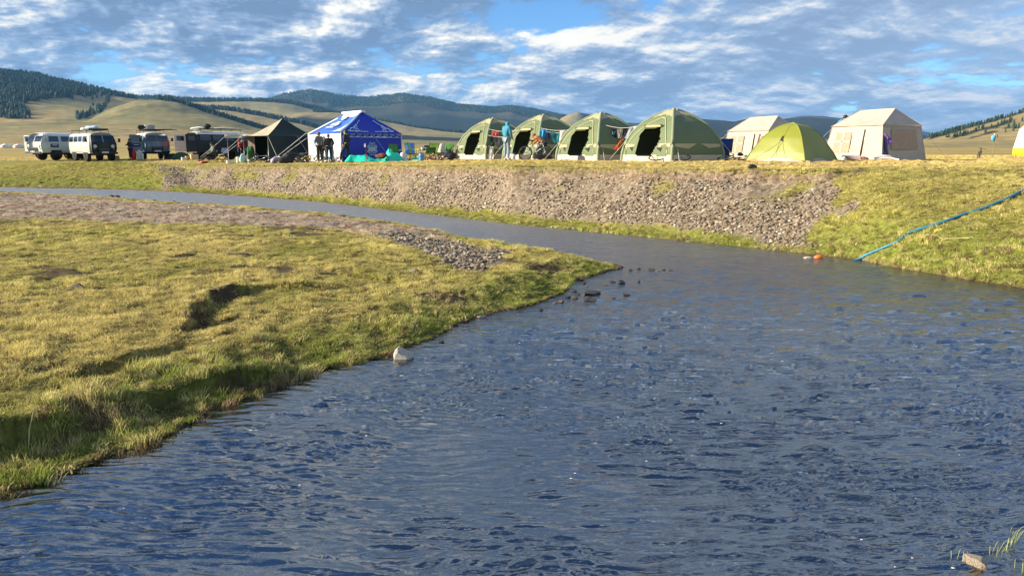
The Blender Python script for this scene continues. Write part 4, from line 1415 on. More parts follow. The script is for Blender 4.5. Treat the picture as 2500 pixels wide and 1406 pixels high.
def dome_tent(px, Y, a_deg, side, height, label, seed, door=True):
    p = pt(px, Y)
    hd = side / 2 * math.sqrt(2)
    root = empty('dome_tent', p, view_rz(px, a_deg), label, 'tent', 'green inflatable dome tents in a row')
    cor = [(-1, -1), (1, -1), (1, 1), (-1, 1)]      # 0 near corner, 1 right, 2 far, 3 left

    def beam(k, v):
        r_ = hd * prof_r(v) / math.sqrt(2)
        return Vector((cor[k][0] * r_, cor[k][1] * r_, v * height))

    def face(k0, k1, u, v, off=0.0):
        A, B = beam(k0, v), beam(k1, v)
        q = A.lerp(B, (u + 1) / 2)
        nrm = Vector(((cor[k0][0] + cor[k1][0]) / 2, (cor[k0][1] + cor[k1][1]) / 2, 0))
        bul = 0.13 * (1 - u * u) * math.sin(math.pi * min(1, v * 1.05)) * 0.9
        wr_ = 0.012 * float(fbm(u * 2.6 + seed, v * 4 + k0 * 7, 3, seed))
        return q + nrm * (bul + off + wr_) + Vector((0, 0, off * 0.3))
    DOOR = [(-.41, .63), (.46, .64), (.53, .42), (.43, .30), (.20, .105), (-.37, .105), (-.50, .25), (-.46, .42)]
    nu, nv = 44, 40
    faces = [(3, 0, True), (0, 1, False), (1, 2, False), (2, 3, False)]
    for k0, k1, front in faces:
        fab, cap, sk = MB(), MB(), MB()
        vs = [face(k0, k1, -1 + 2 * i / nu, j / nv) for j in range(nv + 1) for i in range(nu + 1)]
        fsel = {0: [], 1: [], 2: []}
        us, vv = np.meshgrid((np.arange(nu) + .5) / nu * 2 - 1, (np.arange(nv) + .5) / nv)
        ins = poly_sd(us, vv, DOOR) > 0 if front else np.zeros(us.shape, bool)
        for j in range(nv):
            for i in range(nu):
                if ins[j, i]: continue
                v = (j + .5) / nv; u = -1 + 2 * (i + .5) / nu
                capline = 0.84 + 0.05 * (1 - u * u)
                mi = 2 if v < 0.115 else (1 if v > capline else 0)
                q = (j * (nu + 1) + i, j * (nu + 1) + i + 1, (j + 1) * (nu + 1) + i + 1, (j + 1) * (nu + 1) + i)
                fsel.setdefault(mi, []).append(q)
        nm = {0: 'wall_panel', 1: 'roof_cap', 2: 'ground_skirt', 3: 'pale_trim'}
        mm = {0: M_tgreen, 1: M_tcream, 2: M_tskirt, 3: M_tcream}
        for mi, q in fsel.items():
            if not q: continue
            used = sorted({i for f in q for i in f}); rm = {a: b for b, a in enumerate(used)}
            MB().add([vs[i] for i in used], [tuple(rm[i] for i in f) for f in q], 0, True).build(nm[mi], mm[mi], root)
        if front:
            for q in (((-.93, .335), (-.50, .325), (-.52, .275), (-.93, .265)), ((.93, .34), (.52, .33), (.50, .27), (.93, .275))):
                mb = MB(); vs_, fs_ = patch(*[Vector((a, b, 0)) for a, b in q], 6, 2)
                mb.add([face(k0, k1, v_.x, v_.y, .012) for v_ in vs_], fs_, 0, True).build('pale_trim', M_tcream, root)
            arch = [(-.86, .10), (-.83, .28), (-.76, .45), (-.62, .60), (-.40, .71), (-.12, .79), (.15, .83), (.40, .82), (.58, .76), (.68, .64), (.75, .48), (.80, .3), (.83, .10)]
            pts = []
            for (a, b), (c_, d_) in zip(arch[:-1], arch[1:]):
                for t in range(4):
                    pts.append(face(k0, k1, a + (c_ - a) * t / 4, b + (d_ - b) * t / 4, 0.012))
            MB().tube(pts, 0.022, 6).build('door_arch', M_tcream, root)
            roll = [face(k0, k1, u, .655, 0.06) for u in (-.44, -.2, 0.05, .3, .48)]
            rl = MB().tube(roll, [0.035, 0.055, 0.06, 0.055, 0.035], 8).build('rolled_door', M_tcream, root)
            for u in (-.45, .49):
                q = face(k0, k1, u, .665, 0.07)
                MB().blob(q, (0.05, 0.05, 0.06), 3, 0.3, 1).build('toggle', mat('olive_tie', (0.10, 0.09, 0.03), 0.9), rl)
            # loose door flap folded down the left side and inner sill
            fl = [face(k0, k1, -.47, .42, 0.03), face(k0, k1, -.36, .46, 0.05), face(k0, k1, -.40, .12, 0.05), face(k0, k1, -.52, .22, 0.03)]
            cloth('door_flap', fl, M_tgreen, root, n=6, m=8, amp=0.05, seed=seed + 3)
            tri = [face(k0, k1, .42, .10, .02), face(k0, k1, .80, .10, .02), face(k0, k1, .78, .33, .03), face(k0, k1, .62, .30, .03)]
            cloth('folded_corner', tri, M_tgreen, root, n=6, m=6, amp=0.03, seed=seed + 9)
            for (a, b), (c_, d_), (e_, f_) in (((-.72, .27), (-.48, .28), (-.56, .19)), ((.42, .25), (.66, .27), (.60, .18))):
                MB().add([face(k0, k1, a, b, .02), face(k0, k1, c_, d_, .02), face(k0, k1, e_, f_, .02)], [(0, 1, 2)]).build('vent_gap', M_darkcloth, root)
        else:
            for q in (((-.93, .33), (-.10, .335), (-.42, .235), (-.93, .28)), ((.93, .33), (.06, .335), (.40, .25), (.93, .28))):
                mb = MB(); vs_, fs_ = patch(*[Vector((a, b, 0)) for a, b in q], 10, 3)
                mb.add([face(k0, k1, v_.x, v_.y, .015) for v_ in vs_], fs_, 0, True).build('pale_trim', M_tcream, root)
    for k in range(4):
        pts = [beam(k, v) * 1.0 for v in np.linspace(0, 0.985, 18)]
        MB().tube(pts, [0.075 - 0.02 * i / 17 for i in range(18)], 8).build('air_beam', M_tbeam, root)
    MB().lathe([(0.0, 0), (0.10, 0.0), (0.10, 0.03), (0.0, 0.05)], 8, (0, 0, height + 0.0)).build('peak_button', M_tcream, root)
    fl = [(-side / 2, -side / 2, .02), (side / 2, -side / 2, .02), (side / 2, side / 2, .02), (-side / 2, side / 2, .02)]
    cloth('tent_floor', fl, M_darkcloth, root, n=2, m=2)
    # guy ropes with pegs
    for (k, v, d) in ((0, .78, (0.1, -1.0)), (0, .55, (0.95, -.25)), (1, .5, (0.9, -0.5)), (3, .5, (-1, .2))):
        a = beam(k, v); b = Vector((a.x + d[0] * 1.1, a.y + d[1] * 0.9, 0.0))
        if k == 0: b = Vector((beam(0, 0).x + d[0] * .9, beam(0, 0).y + d[1] * .35, 0.0))
        rp = rope('guy_rope', a, b, M_rope, root, 0.010)
        MB().tube([b + Vector((0, 0, -.03)), b + Vector((0.02, 0, .07))], 0.012, 5).build('peg', M_steel, rp)
    return root, beam, face


T4 = dome_tent(1641, 33.2, 45, 3.12, 2.24, 'largest and rightmost green dome tent, bicycle lying before its door', 1)
T3 = dome_tent(1466, 36.6, 42, 3.05, 2.26, 'green dome tent third from the left, white towel and orange jacket beside it', 2)
T2 = dome_tent(1327, 40.0, 38, 3.1, 2.32, 'green dome tent with a person mending a bicycle in front of its door', 3)
T1 = dome_tent(1205, 43.4, 34, 3.15, 2.30, 'leftmost green dome tent, person in blue hood at its side', 4)

# ------------------------------------------------------------------ cream cabin tents
def cabin_tent(px, Y, a_deg, L, Wd, he, hr, label, seed, extras=True):
    p = pt(px, Y)
    root = empty('cabin_tent', p, view_rz(px, a_deg), label, 'tent', 'cream cabin tents')
    bx, by = Wd / 2, L / 2
    k = 0.845
    ex, ey = bx * k, by * k
    B = [Vector(v) for v in ((-bx, -by, 0), (bx, -by, 0), (bx, by, 0), (-bx, by, 0))]
    T = [Vector(v) for v in ((-ex, -ey, he), (ex, -ey, he), (ex, ey, he), (-ex, ey, he))]
    r0, r1 = Vector((0, -ey + 0.42, hr)), Vector((0, ey - 0.42, hr))
    names = ['gable_wall', 'side_wall', 'gable_wall', 'side_wall']
    for i in range(4):
        j = (i + 1) % 4
        cloth(names[i], (B[i], B[j], T[j], T[i]), M_cream, root, n=26, m=16, amp=0.040, seed=seed + i, freq=4.2, sag=0.0)
    ov = 0.05
    To = [v * 1.0 + Vector((math.copysign(ov, v.x), math.copysign(ov, v.y), -0.03)) for v in T]
    cloth('roof_panel', (To[3], To[0], r0, r1), M_cream, root, n=18, m=10, amp=0.035, seed=seed + 7, sag=-0.03)
    cloth('roof_panel', (To[1], To[2], r1, r0), M_cream, root, n=18, m=10, amp=0.035, seed=seed + 8, sag=-0.03)
    cloth('roof_end', (To[0], To[1], r0 + Vector((.01, 0, 0)), r0), M_cream, root, n=10, m=10, amp=0.03, seed=seed + 9)
    cloth('roof_end', (To[2], To[3], r1, r1 + Vector((.01, 0, 0))), M_cream, root, n=10, m=10, amp=0.03, seed=seed + 10)
    M_seam = mat('canvas_seam', (0.42, 0.32, 0.25), 0.9)
    sm = MB()
    for i in range(4):
        sm.tube([To[i], To[(i + 1) % 4]], 0.016, 5)
        sm.tube([B[i], T[i]], 0.020, 5)
    sm.tube([To[0], r0, To[1]], 0.018, 5); sm.tube([To[2], r1, To[3]], 0.018, 5); sm.tube([r0, r1], 0.022, 5)
    sm.build('seam', M_cream, root)

    def wall(i, u, v, off=0.035):
        j = (i + 1) % 4
        q = B[i].lerp(B[j], u).lerp(T[i].lerp(T[j], u), v)
        n_ = (B[j] - B[i]).cross(T[i] - B[i]).normalized()
        return q + n_ * off
    # side wall facing the stream on the left: window, hanging door with dark slit, rope knot
    w = 3
    cr = lambda i, u0, u1, v0, v1, off=0.035: (wall(i, u0, v0, off), wall(i, u1, v0, off), wall(i, u1, v1, off), wall(i, u0, v1, off))
    wn_ = cloth('window', cr(w, .14, .44, .22, .80, .035), M_creamwin, root, n=6, m=6, amp=0.01, seed=seed)
    for a in ((.27, .31, .22, .80),): cloth('mullion', cr(w, *a, .045), M_cream, wn_, n=2, m=4)
    cloth('mullion', cr(w, .14, .44, .50, .56, .045), M_cream, wn_, n=4, m=2)
    slit = [wall(w, .655, .22, .04), wall(w, .665, .18, .045), wall(w, .690, .85, .045), wall(w, .672, .87, .04)]
    cloth('door_slit', slit, M_darkcloth, root, n=2, m=6)
    cloth('door_flap', (wall(w, .50, .02, .07), wall(w, .655, .05, .09), wall(w, .675, .88, .05), wall(w, .50, .9, .04)), M_cream, root, n=10, m=12, amp=0.05, seed=seed + 20, freq=5)
    cloth('window', cr(0, .20, .84, .30, .86, .035), M_creamwin, root, n=8, m=6, amp=0.01, seed=seed + 4)
    cloth('hem_band', cr(0, .02, .98, .93, 1.0, .03), M_cream, root, n=10, m=1)
    for (i, u) in ((3, .02), (0, .98)):
        a = wall(i, u, .95, .0); d = a.copy(); d.z = 0
        b = Vector((a.x * 1.6 + (0.3 if a.x > 0 else -0.5), a.y * 1.6, 0))
        rope('guy_rope', a, b, M_rope, root, 0.006)
    cloth('tent_floor', (B[0] + Vector((0, 0, .02)), B[1] + Vector((0, 0, .02)), B[2] + Vector((0, 0, .02)), B[3] + Vector((0, 0, .02))), M_darkcloth, root, n=2, m=2)
    return root, wall


CT2 = cabin_tent(2133, 35.3, 52, 3.2, 3.0, 1.58, 2.30, 'large cream cabin tent on the right, purple towel hanging at its corner', 11)
CT1 = cabin_tent(1860, 42.0, 52, 3.2, 3.0, 1.52, 2.28, 'smaller looking cream cabin tent standing behind the yellow-green dome', 31)
# half-open door of the farther cabin tent: dark gap with a pinkish inner curtain
w_ = CT1[1]
cloth('open_door', (w_(3, .70, .03, .06), w_(3, .90, .03, .10), w_(3, .82, .86, .05), w_(3, .80, .86, .05)), mat('plum_lining', (0.10, 0.05, 0.06), 0.9), CT1[0], n=6, m=8, amp=0.05, seed=5)
cloth('inner_curtain', (w_(3, .80, .03, .16), w_(3, .96, .03, .16), w_(3, .86, .80, .10), w_(3, .84, .80, .10)), mat('pink_lining', (0.42, 0.27, 0.24), 0.9), CT1[0], n=6, m=8, amp=0.06, seed=6)

# ------------------------------------------------------------------ yellow-green dome
M_lime = mat('lime_fabric', (0.215, 0.235, 0.024), 0.5, 0.05, 1.5, bump=0.005, bscale=5, trans=0.03)
PY_ = [(0, 1.0), (.2, .90), (.42, .76), (.6, .655), (.75, .52), (.88, .36), (.96, .21), (1, .0)]


def lime_tent():
    p = pt(1933, 30.6)
    root = empty('dome_tent', p, view_rz(1938, 61), 'yellow-green dome tent pitched in front of the two cream cabin tents', 'tent')
    s, H = 2.60, 1.50
    cor = [(-1, -1), (1, -1), (1, 1), (-1, 1)]
    rr = lambda v: float(np.interp(v, [a for a, b in PY_], [b for a, b in PY_])) * s / 2

    def beam(k, v): return Vector((cor[k][0] * rr(v), cor[k][1] * rr(v), 0.04 + v * H))

    def face(k, u, v, off=0.0):
        k1 = (k + 1) % 4
        q = beam(k, v).lerp(beam(k1, v), u)
        nrm = Vector(((cor[k][0] + cor[k1][0]) / 2, (cor[k][1] + cor[k1][1]) / 2, 0))
        uu = 2 * u - 1
        pull = -0.10 * (1 - uu * uu) * (1 - v) + 0.10 * (1 - uu * uu) * math.sin(math.pi * v)
        wr_ = 0.02 * float(fbm(u * 5 + v * 3, v * 2 + k * 5, 3, 41 + k)) * (1 - v)
        lift = 0.07 * (1 - uu * uu) * (1 - v) ** 6
        return q + nrm * (pull + wr_ + off) + Vector((0, 0, lift))
    nu, nv = 26, 30
    for k in range(4):
        vs = [face(k, i / nu, j / nv) for j in range(nv + 1) for i in range(nu + 1)]
        fs = [(j * (nu + 1) + i, j * (nu + 1) + i + 1, (j + 1) * (nu + 1) + i + 1, (j + 1) * (nu + 1) + i) for j in range(nv) for i in range(nu)]
        MB().add(vs, fs, 0, True).build('fly_panel', M_lime, root)
        MB().tube([beam(k, v) for v in np.linspace(0, 1, 16)], 0.022, 6).build('pole_seam', M_lime, root)
        gs_ = [Vector((cor[k][0] * s / 2 * .93, cor[k][1] * s / 2 * .93, 0.0)), Vector((cor[(k + 1) % 4][0] * s / 2 * .93, cor[(k + 1) % 4][1] * s / 2 * .93, 0.0))]
        cloth('groundsheet', (gs_[0], gs_[1], gs_[1] + Vector((0, 0, .14)), gs_[0] + Vector((0, 0, .14))), mat('grey_groundsheet', (0.40, 0.42, 0.42), 0.8), root, n=4, m=1)
    # peaked vent and zip seams on the sunlit face (k=3: left corner to near corner)
    MB().add([face(3, .50, .53, .01), face(3, .585, .49, .03), face(3, .56, .635, .06)], [(0, 1, 2)]).build('vent', M_darkcloth, root)
    MB().add([face(3, .50, .53, .02), face(3, .575, .66, .02), face(3, .56, .635, .10), face(3, .60, .50, .05)], [(0, 2, 1), (2, 3, 1)]).build('vent_hood', M_lime, root)
    M_zip = mat('olive_zip', (0.22, 0.23, 0.02), 0.8)
    for a, b in (((.52, .50), (.12, .02)), ((.56, .48), (.42, .02)), ((.58, .48), (.68, .02)), ((.50, .52), (.50, .06)), ((.6, .96), (.58, .64))):
        pts = [face(3, a[0] + (b[0] - a[0]) * t / 8, a[1] + (b[1] - a[1]) * t / 8, 0.008) for t in range(9)]
        MB().tube(pts, 0.006, 4).build('zip', M_zip, root)
    return root


lime_tent()

# ------------------------------------------------------------------ blue marquee with ornaments
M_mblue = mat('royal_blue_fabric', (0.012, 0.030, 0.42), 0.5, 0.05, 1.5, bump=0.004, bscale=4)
M_mblue_lit = mat('sunlit_blue_fabric', (0.035, 0.13, 0.56), 0.38, 0.05, 1.5, bump=0.004, bscale=4)  # lighter copy for the lit roof slope, sunlight put into its colour
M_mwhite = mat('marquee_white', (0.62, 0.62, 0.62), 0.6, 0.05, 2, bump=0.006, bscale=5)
M_morn = mat('pale_ornament', (0.62, 0.78, 0.92), 0.6, 0.03)


def marquee():
    Y = 46.6
    px = 866
    p = pt(px, Y)
    root = empty('marquee_tent', p, view_rz(px, 26), 'royal blue marquee with white knot ornament and white walls on its lit side', 'tent')
    L, Wd, he, hr = 4.7, 3.95, 1.62, 2.92
    bx, by = Wd / 2, L / 2
    B = [Vector(v) for v in ((-bx, -by, 0), (bx, -by, 0), (bx, by, 0), (-bx, by, 0))]
    T = [v + Vector((0, 0, he)) for v in B]
    r0, r1 = Vector((0, -1.1, hr)), Vector((0, 1.1, hr))
    r0b = [r0 + Vector((-.04, 0, 0)), r0 + Vector((.04, 0, 0))]
    cloth('end_wall', (B[0], B[1], T[1], T[0]), M_mblue, root, n=20, m=12, amp=0.03, seed=3)
    cloth('end_wall', (B[2], B[3], T[3], T[2]), M_mblue, root, n=10, m=8, amp=0.03, seed=4)
    cloth('side_wall', (B[1], B[2], T[2], T[1]), M_mblue, root, n=10, m=8, amp=0.03, seed=5)
    # sunlit side wall: white cloth, blue door gaps
    sw = lambda u0, u1, v0, v1, o: tuple(B[3].lerp(B[0], u) + Vector((-o, 0, he * v)) for u, v in ((u0, v0), (u1, v0), (u1, v1), (u0, v1)))
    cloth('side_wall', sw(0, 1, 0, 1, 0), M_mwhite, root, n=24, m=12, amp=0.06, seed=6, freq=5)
    cloth('curtain', sw(.14, .44, .1, .82, .05), mat('pale_blue_film', (0.35, 0.55, 0.78), 0.5), root, n=8, m=8, amp=0.03, seed=7)
    cloth('curtain', sw(.22, .36, .05, .55, .09), M_mwhite, root, n=6, m=8, amp=0.04, seed=8)
    cloth('curtain', sw(.62, .74, .05, .80, .05), mat('pale_blue_film', (0.35, 0.55, 0.78), 0.5), root, n=6, m=8, amp=0.03, seed=9)
    cloth('valance', sw(0, 1, .83, 1.0, .035), M_mwhite, root, n=16, m=2, amp=0.02, seed=10)
    # roof
    lip = 0.06
    E_ = [v + Vector((math.copysign(lip, v.x), math.copysign(lip, v.y), 0.02)) for v in T]
    cloth('roof_slope', (E_[3], E_[0], r0b[0], r1 + Vector((-.04, 0, 0))), M_mblue_lit, root, n=18, m=14, amp=0.02, seed=11, sag=-0.08)
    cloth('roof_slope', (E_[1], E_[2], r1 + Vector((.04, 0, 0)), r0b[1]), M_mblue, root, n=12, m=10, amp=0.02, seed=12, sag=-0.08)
    cloth('roof_end', (E_[0], E_[1], r0b[1], r0b[0]), M_mblue, root, n=16, m=14, amp=0.02, seed=13, sag=-0.06)
    cloth('roof_end', (E_[2], E_[3], r1, r1 + Vector((.02, 0, 0))), M_mblue, root, n=10, m=10, amp=0.02, seed=14)
    MB().box((0, 0, hr + .04), (0.28, 2.7, .12)).build('ridge_cap', M_mwhite, root)
    MB().tube([r0 + Vector((-.05, -.03, .0)), E_[0].lerp(r0, .5) + Vector((-.02, -.02, -.02)), E_[0] + Vector((0, 0, .02))], 0.055, 6).build('hip_band', mat('pale_cyan_band', (0.30, 0.55, 0.75), 0.6), root)
    cloth('roof_band', (E_[3].lerp(r1, .0) + Vector((-.03, 0, .03)), E_[3].lerp(E_[0], .1) + Vector((-.03, 0, .03)), Vector((-.06, .9, hr - .05)), Vector((-.06, 1.1, hr - .02))), M_mwhite, root, n=3, m=8)
    cloth('roof_band', (Vector((-.42, 1.25, hr - .27)), Vector((-.42, -1.2, hr - .27)), Vector((-.08, -1.12, hr - .02)), Vector((-.08, 1.12, hr - .02))), M_mwhite, root, n=6, m=2)
    # frame poles at the corners
    for v in B: MB().box((v.x * 1.0, v.y * 1.0, he / 2), (.05, .05, he)).build('corner_pole', M_mwhite, root)
    # ornaments on the shaded end: thin raised cloth prints
    def orn(lines, z_, name, r_=0.016, plane='wall'):
        mb = MB()
        for ln_ in lines: mb.tube(ln_, r_, 4)
        return mb.build(name, M_morn, root)
    wy_ = -by - 0.035
    wp = lambda x, z: (x, wy_, z)
    # meander band along the eave
    mz = [1.42, 1.60]
    lines = [[wp(-bx, mz[0]), wp(bx, mz[0])], [wp(-bx, 1.64), wp(bx, 1.64)]]
    n_ = 9
    for i in range(n_):
        x0 = -bx + 0.06 + i * (Wd - .08) / n_; w2 = (Wd - .08) / n_ * .86
        lines.append([wp(x0, 1.45), wp(x0 + w2 * .62, 1.45), wp(x0 + w2 * .62, 1.50), wp(x0 + w2 * .25, 1.50), wp(x0 + w2 * .25, 1.58), wp(x0 + w2, 1.58), wp(x0 + w2, 1.53), wp(x0 + w2 * .75, 1.53)])
    orn(lines, 0, 'meander_band', 0.013)
    # knot emblem
    cx, cz, Rk = -0.02, .74, .33
    lines = []
    for k in range(-2, 3):
        o = k * 0.078
        ln_ = 0.20 - abs(k) * 0.035
        lines.append([wp(cx + o - ln_, cz - o * 0 - ln_ + o * 0), wp(cx + o + ln_, cz + ln_)])
        lines.append([wp(cx + o - ln_, cz + ln_), wp(cx + o + ln_, cz - ln_)])
    for k in range(8):
        a = math.pi / 8 + k * math.pi / 4
        ox, oz = cx + Rk * .80 * math.cos(a), cz + Rk * 1.0 * math.sin(a)
        s_ = 1 if k % 2 else -1
        lp = []
        for t in range(11):
            b = a + s_ * (t / 10 * 5.2 - 2.6)
            q = 0.095 * (1 - 0.45 * t / 10)
            lp.append(wp(ox + q * math.cos(b), oz + q * math.sin(b)))
        lines.append(lp)
    for k in range(4):
        a = k * math.pi / 2
        lp = [wp(cx + Rk * .62 * math.cos(a) + .065 * math.cos(b), cz + Rk * .75 * math.sin(a) + .065 * math.sin(b)) for b in np.linspace(0, 6.28, 11)]
        lines.append(lp)
    orn(lines, 0, 'knot_emblem', 0.017)
    # curled corner ornaments on the shaded roof end

    def roof_p(u, v, off=0.03):
        a = E_[0].lerp(E_[1], u); b = r0
        q = a.lerp(b, v)
        n__ = (E_[1] - E_[0]).cross(r0 - E_[0]).normalized()
        return q + n__ * off
    for s_ in (0, 1):
        f = (lambda u, v: roof_p(u, v)) if s_ == 0 else (lambda u, v: roof_p(1 - u, v))
        ls = [[f(.09, .10), f(.12, .16), f(.10, .22), f(.16, .25), f(.155, .34), f(.20, .40), f(.21, .52), f(.235, .60)],
              [f(.09, .10), f(.14, .07), f(.19, .10), f(.24, .06), f(.30, .09), f(.36, .07), f(.44, .07)],
              [f(.15 + .035 * math.cos(b), .165 + .075 * math.sin(b)) for b in np.linspace(0, 5.5, 10)],
              [f(.20 + .03 * math.cos(b), .27 + .06 * math.sin(b)) for b in np.linspace(1, 6.5, 10)],
              [f(.25 + .03 * math.cos(b), .13 + .05 * math.sin(b)) for b in np.linspace(1, 6.5, 10)]]
        orn(ls, 0, 'roof_ornament', 0.020)
    # emblem and corner curls on the lit slope

    def lit_p(u, v, off=0.03):
        q = E_[3].lerp(E_[0], u).lerp(r1.lerp(r0, u), v)
        n__ = (E_[0] - E_[3]).cross(r1 - E_[3]).normalized()
        return q + n__ * off
    def fill(pts, name):
        MB().add([lit_p(*q, off=.05) for q in pts], [tuple(range(len(pts)))]).build(name, M_mwhite, root)
    fill([(.50 + .10 * math.cos(b), .72 + .10 * math.sin(b)) for b in np.linspace(0, 6.0, 12)], 'roof_emblem')
    fill([(.34, .36), (.60, .34), (.66, .42), (.55, .46), (.60, .54), (.44, .56), (.46, .48), (.36, .48)], 'roof_emblem')
    fill([(.30, .27), (.58, .25), (.58, .29), (.30, .31)], 'roof_emblem')
    fill([(.72, .06), (.96, .06), (.97, .42), (.93, .30), (.90, .20), (.84, .17), (.80, .10)], 'roof_emblem')
    a = Vector((0.25, -by, 1.35)); rope('guy_rope', a, (0.85, -by - .9, 0), M_morn, root, .006)
    return root


marquee()

# ------------------------------------------------------------------ dark green pole tent with awning
M_dgreen = mat('dark_green_canvas', (0.016, 0.032, 0.027), 0.85, 0.12, 2, bump=0.008, bscale=5)
M_droof_lit = mat('sunlit_roof_canvas', (0.36, 0.31, 0.225), 0.85, 0.10, 2, bump=0.008, bscale=5)  # paler copy for the slope facing the sun, light put into the colour


def pole_tent():
    px, Y = 688, 50.0
    p = pt(px, Y)
    root = empty('pole_tent', p, view_rz(px, 24), 'dark green peaked canvas tent with a pale sunlit roof slope, left of the blue marquee', 'tent')
    s, he, hr = 3.2, 1.60, 2.78
    h = s / 2
    B = [Vector(v) for v in ((-h, -h, 0), (h, -h, 0), (h, h, 0), (-h, h, 0))]
    T = [v + Vector((0, 0, he)) for v in B]
    pk = Vector((0.12, -.1, hr))
    for i in range(3):
        cloth('side_wall', (B[i], B[(i + 1) % 4], T[(i + 1) % 4], T[i]), M_dgreen, root, n=16, m=10, amp=0.06, seed=50 + i)
    # left wall half rolled aside: entrance
    cloth('entrance_curtain', (B[3].lerp(B[0], .0), B[3].lerp(B[0], .35), T[3].lerp(T[0], .35), T[3]), mat('brown_curtain', (0.10, 0.075, 0.06), 0.9), root, n=8, m=8, amp=0.10, seed=55)
    for i in range(4):
        j = (i + 1) % 4
        vs = []
        n = 12
        fs = []
        for r_ in range(n + 1):
            for c_ in range(n + 1):
                v = r_ / n; u = c_ / n
                q = T[i].lerp(T[j], u).lerp(pk, v)
                q.z -= 0.14 * math.sin(math.pi * v) * (0.7 + .3 * math.cos((u - .5) * math.pi * 2)) + .02 * float(fbm(u * 4, v * 4, 3, 60 + i))
                vs.append(q)
        fs = [(r_ * (n + 1) + c_, r_ * (n + 1) + c_ + 1, (r_ + 1) * (n + 1) + c_ + 1, (r_ + 1) * (n + 1) + c_) for r_ in range(n) for c_ in range(n)]
        MB().add(vs, fs, 0, True).build('roof_slope', M_droof_lit if i == 3 else M_dgreen, root)
        MB().tube([T[i] + Vector((0, 0, 0)), T[j]], 0.02, 5).build('eave_seam', M_dgreen, root)
    for v in (B[0], B[1], B[3]): MB().tube([v, v + Vector((0, 0, he))], 0.022, 6).build('pole', M_steel, root)
    for a, b in ((T[1], (h + 1.0, -h - .4, 0)), (T[0].lerp(T[1], .62), (.9, -h - 1.0, 0)), (T[0], (-h + .1, -h - 1.3, 0))):
        rope('guy_rope', a, b, M_rope, root, 0.012)
    return root, B, T


PT = pole_tent()
# thick pale guy lines of the marquee crossing in front of the dark tent
gl = empty('guy_lines', pt(735, 45.0), 0, 'pair of thick pale guy lines running down left from the blue marquee', 'rope')
for (a, b, r_) in (((748, 325), (676, 383), .022), ((748, 338), (690, 380), .017)):
    A_ = at_y(a[0], a[1], 46.9); B_ = at_y(b[0], b[1], 43.8)
    MB().tube([A_ - gl.location, B_ - gl.location], r_, 5).build('line', M_rope, gl)

# awning: cream cloth on two poles left of the dark tent
aw = empty('awning', pt(570, 50.0), 0, 'sagging cream awning on thin poles between the dark tent and the long dark van', 'awning')
loc = aw.location
A0, A1, A2, A3 = at_y(548, 331, 48.3), at_y(652, 334, 48.9), at_y(622, 329, 51.5), at_y(592, 327, 51.5)
cloth('canopy', (A0 - loc, A1 - loc, A2 - loc, A3 - loc), mat('cream_awning', (0.55, 0.48, 0.36), 0.9, 0.1, bump=0.02, bscale=4), aw, n=20, m=10, amp=0.16, seed=71, sag=-0.10)
q0, q1 = at_y(548, 331, 48.25), at_y(592, 332, 48.45)
cloth('canopy_edge', (q0 - loc + Vector((0, 0, -.16)), q1 - loc + Vector((0, 0, -.14)), q1 - loc + Vector((0, 0, .05)), q0 - loc + Vector((0, 0, .05))), mat('cream_awning', (0.55, 0.48, 0.36), 0.9), aw, n=18, m=3, amp=0.14, seed=75, freq=6)
for px_ in (555, 594):
    t_ = at_y(px_, 334, 48.6); b_ = pt(px_ + 1.5, 48.6)
    MB().tube([b_ - loc, t_ - loc], .016, 6).build('pole', M_steel, aw)
for a, b in (((549, 333), (530, 351)), ((584, 339), (541, 378)), ((594, 343), (543, 379)), ((530, 351), (489, 384))):
    rope('guy_rope', at_y(*a, 48.3) - loc, at_y(*b, 47.0) - loc, M_rope, aw, .014)

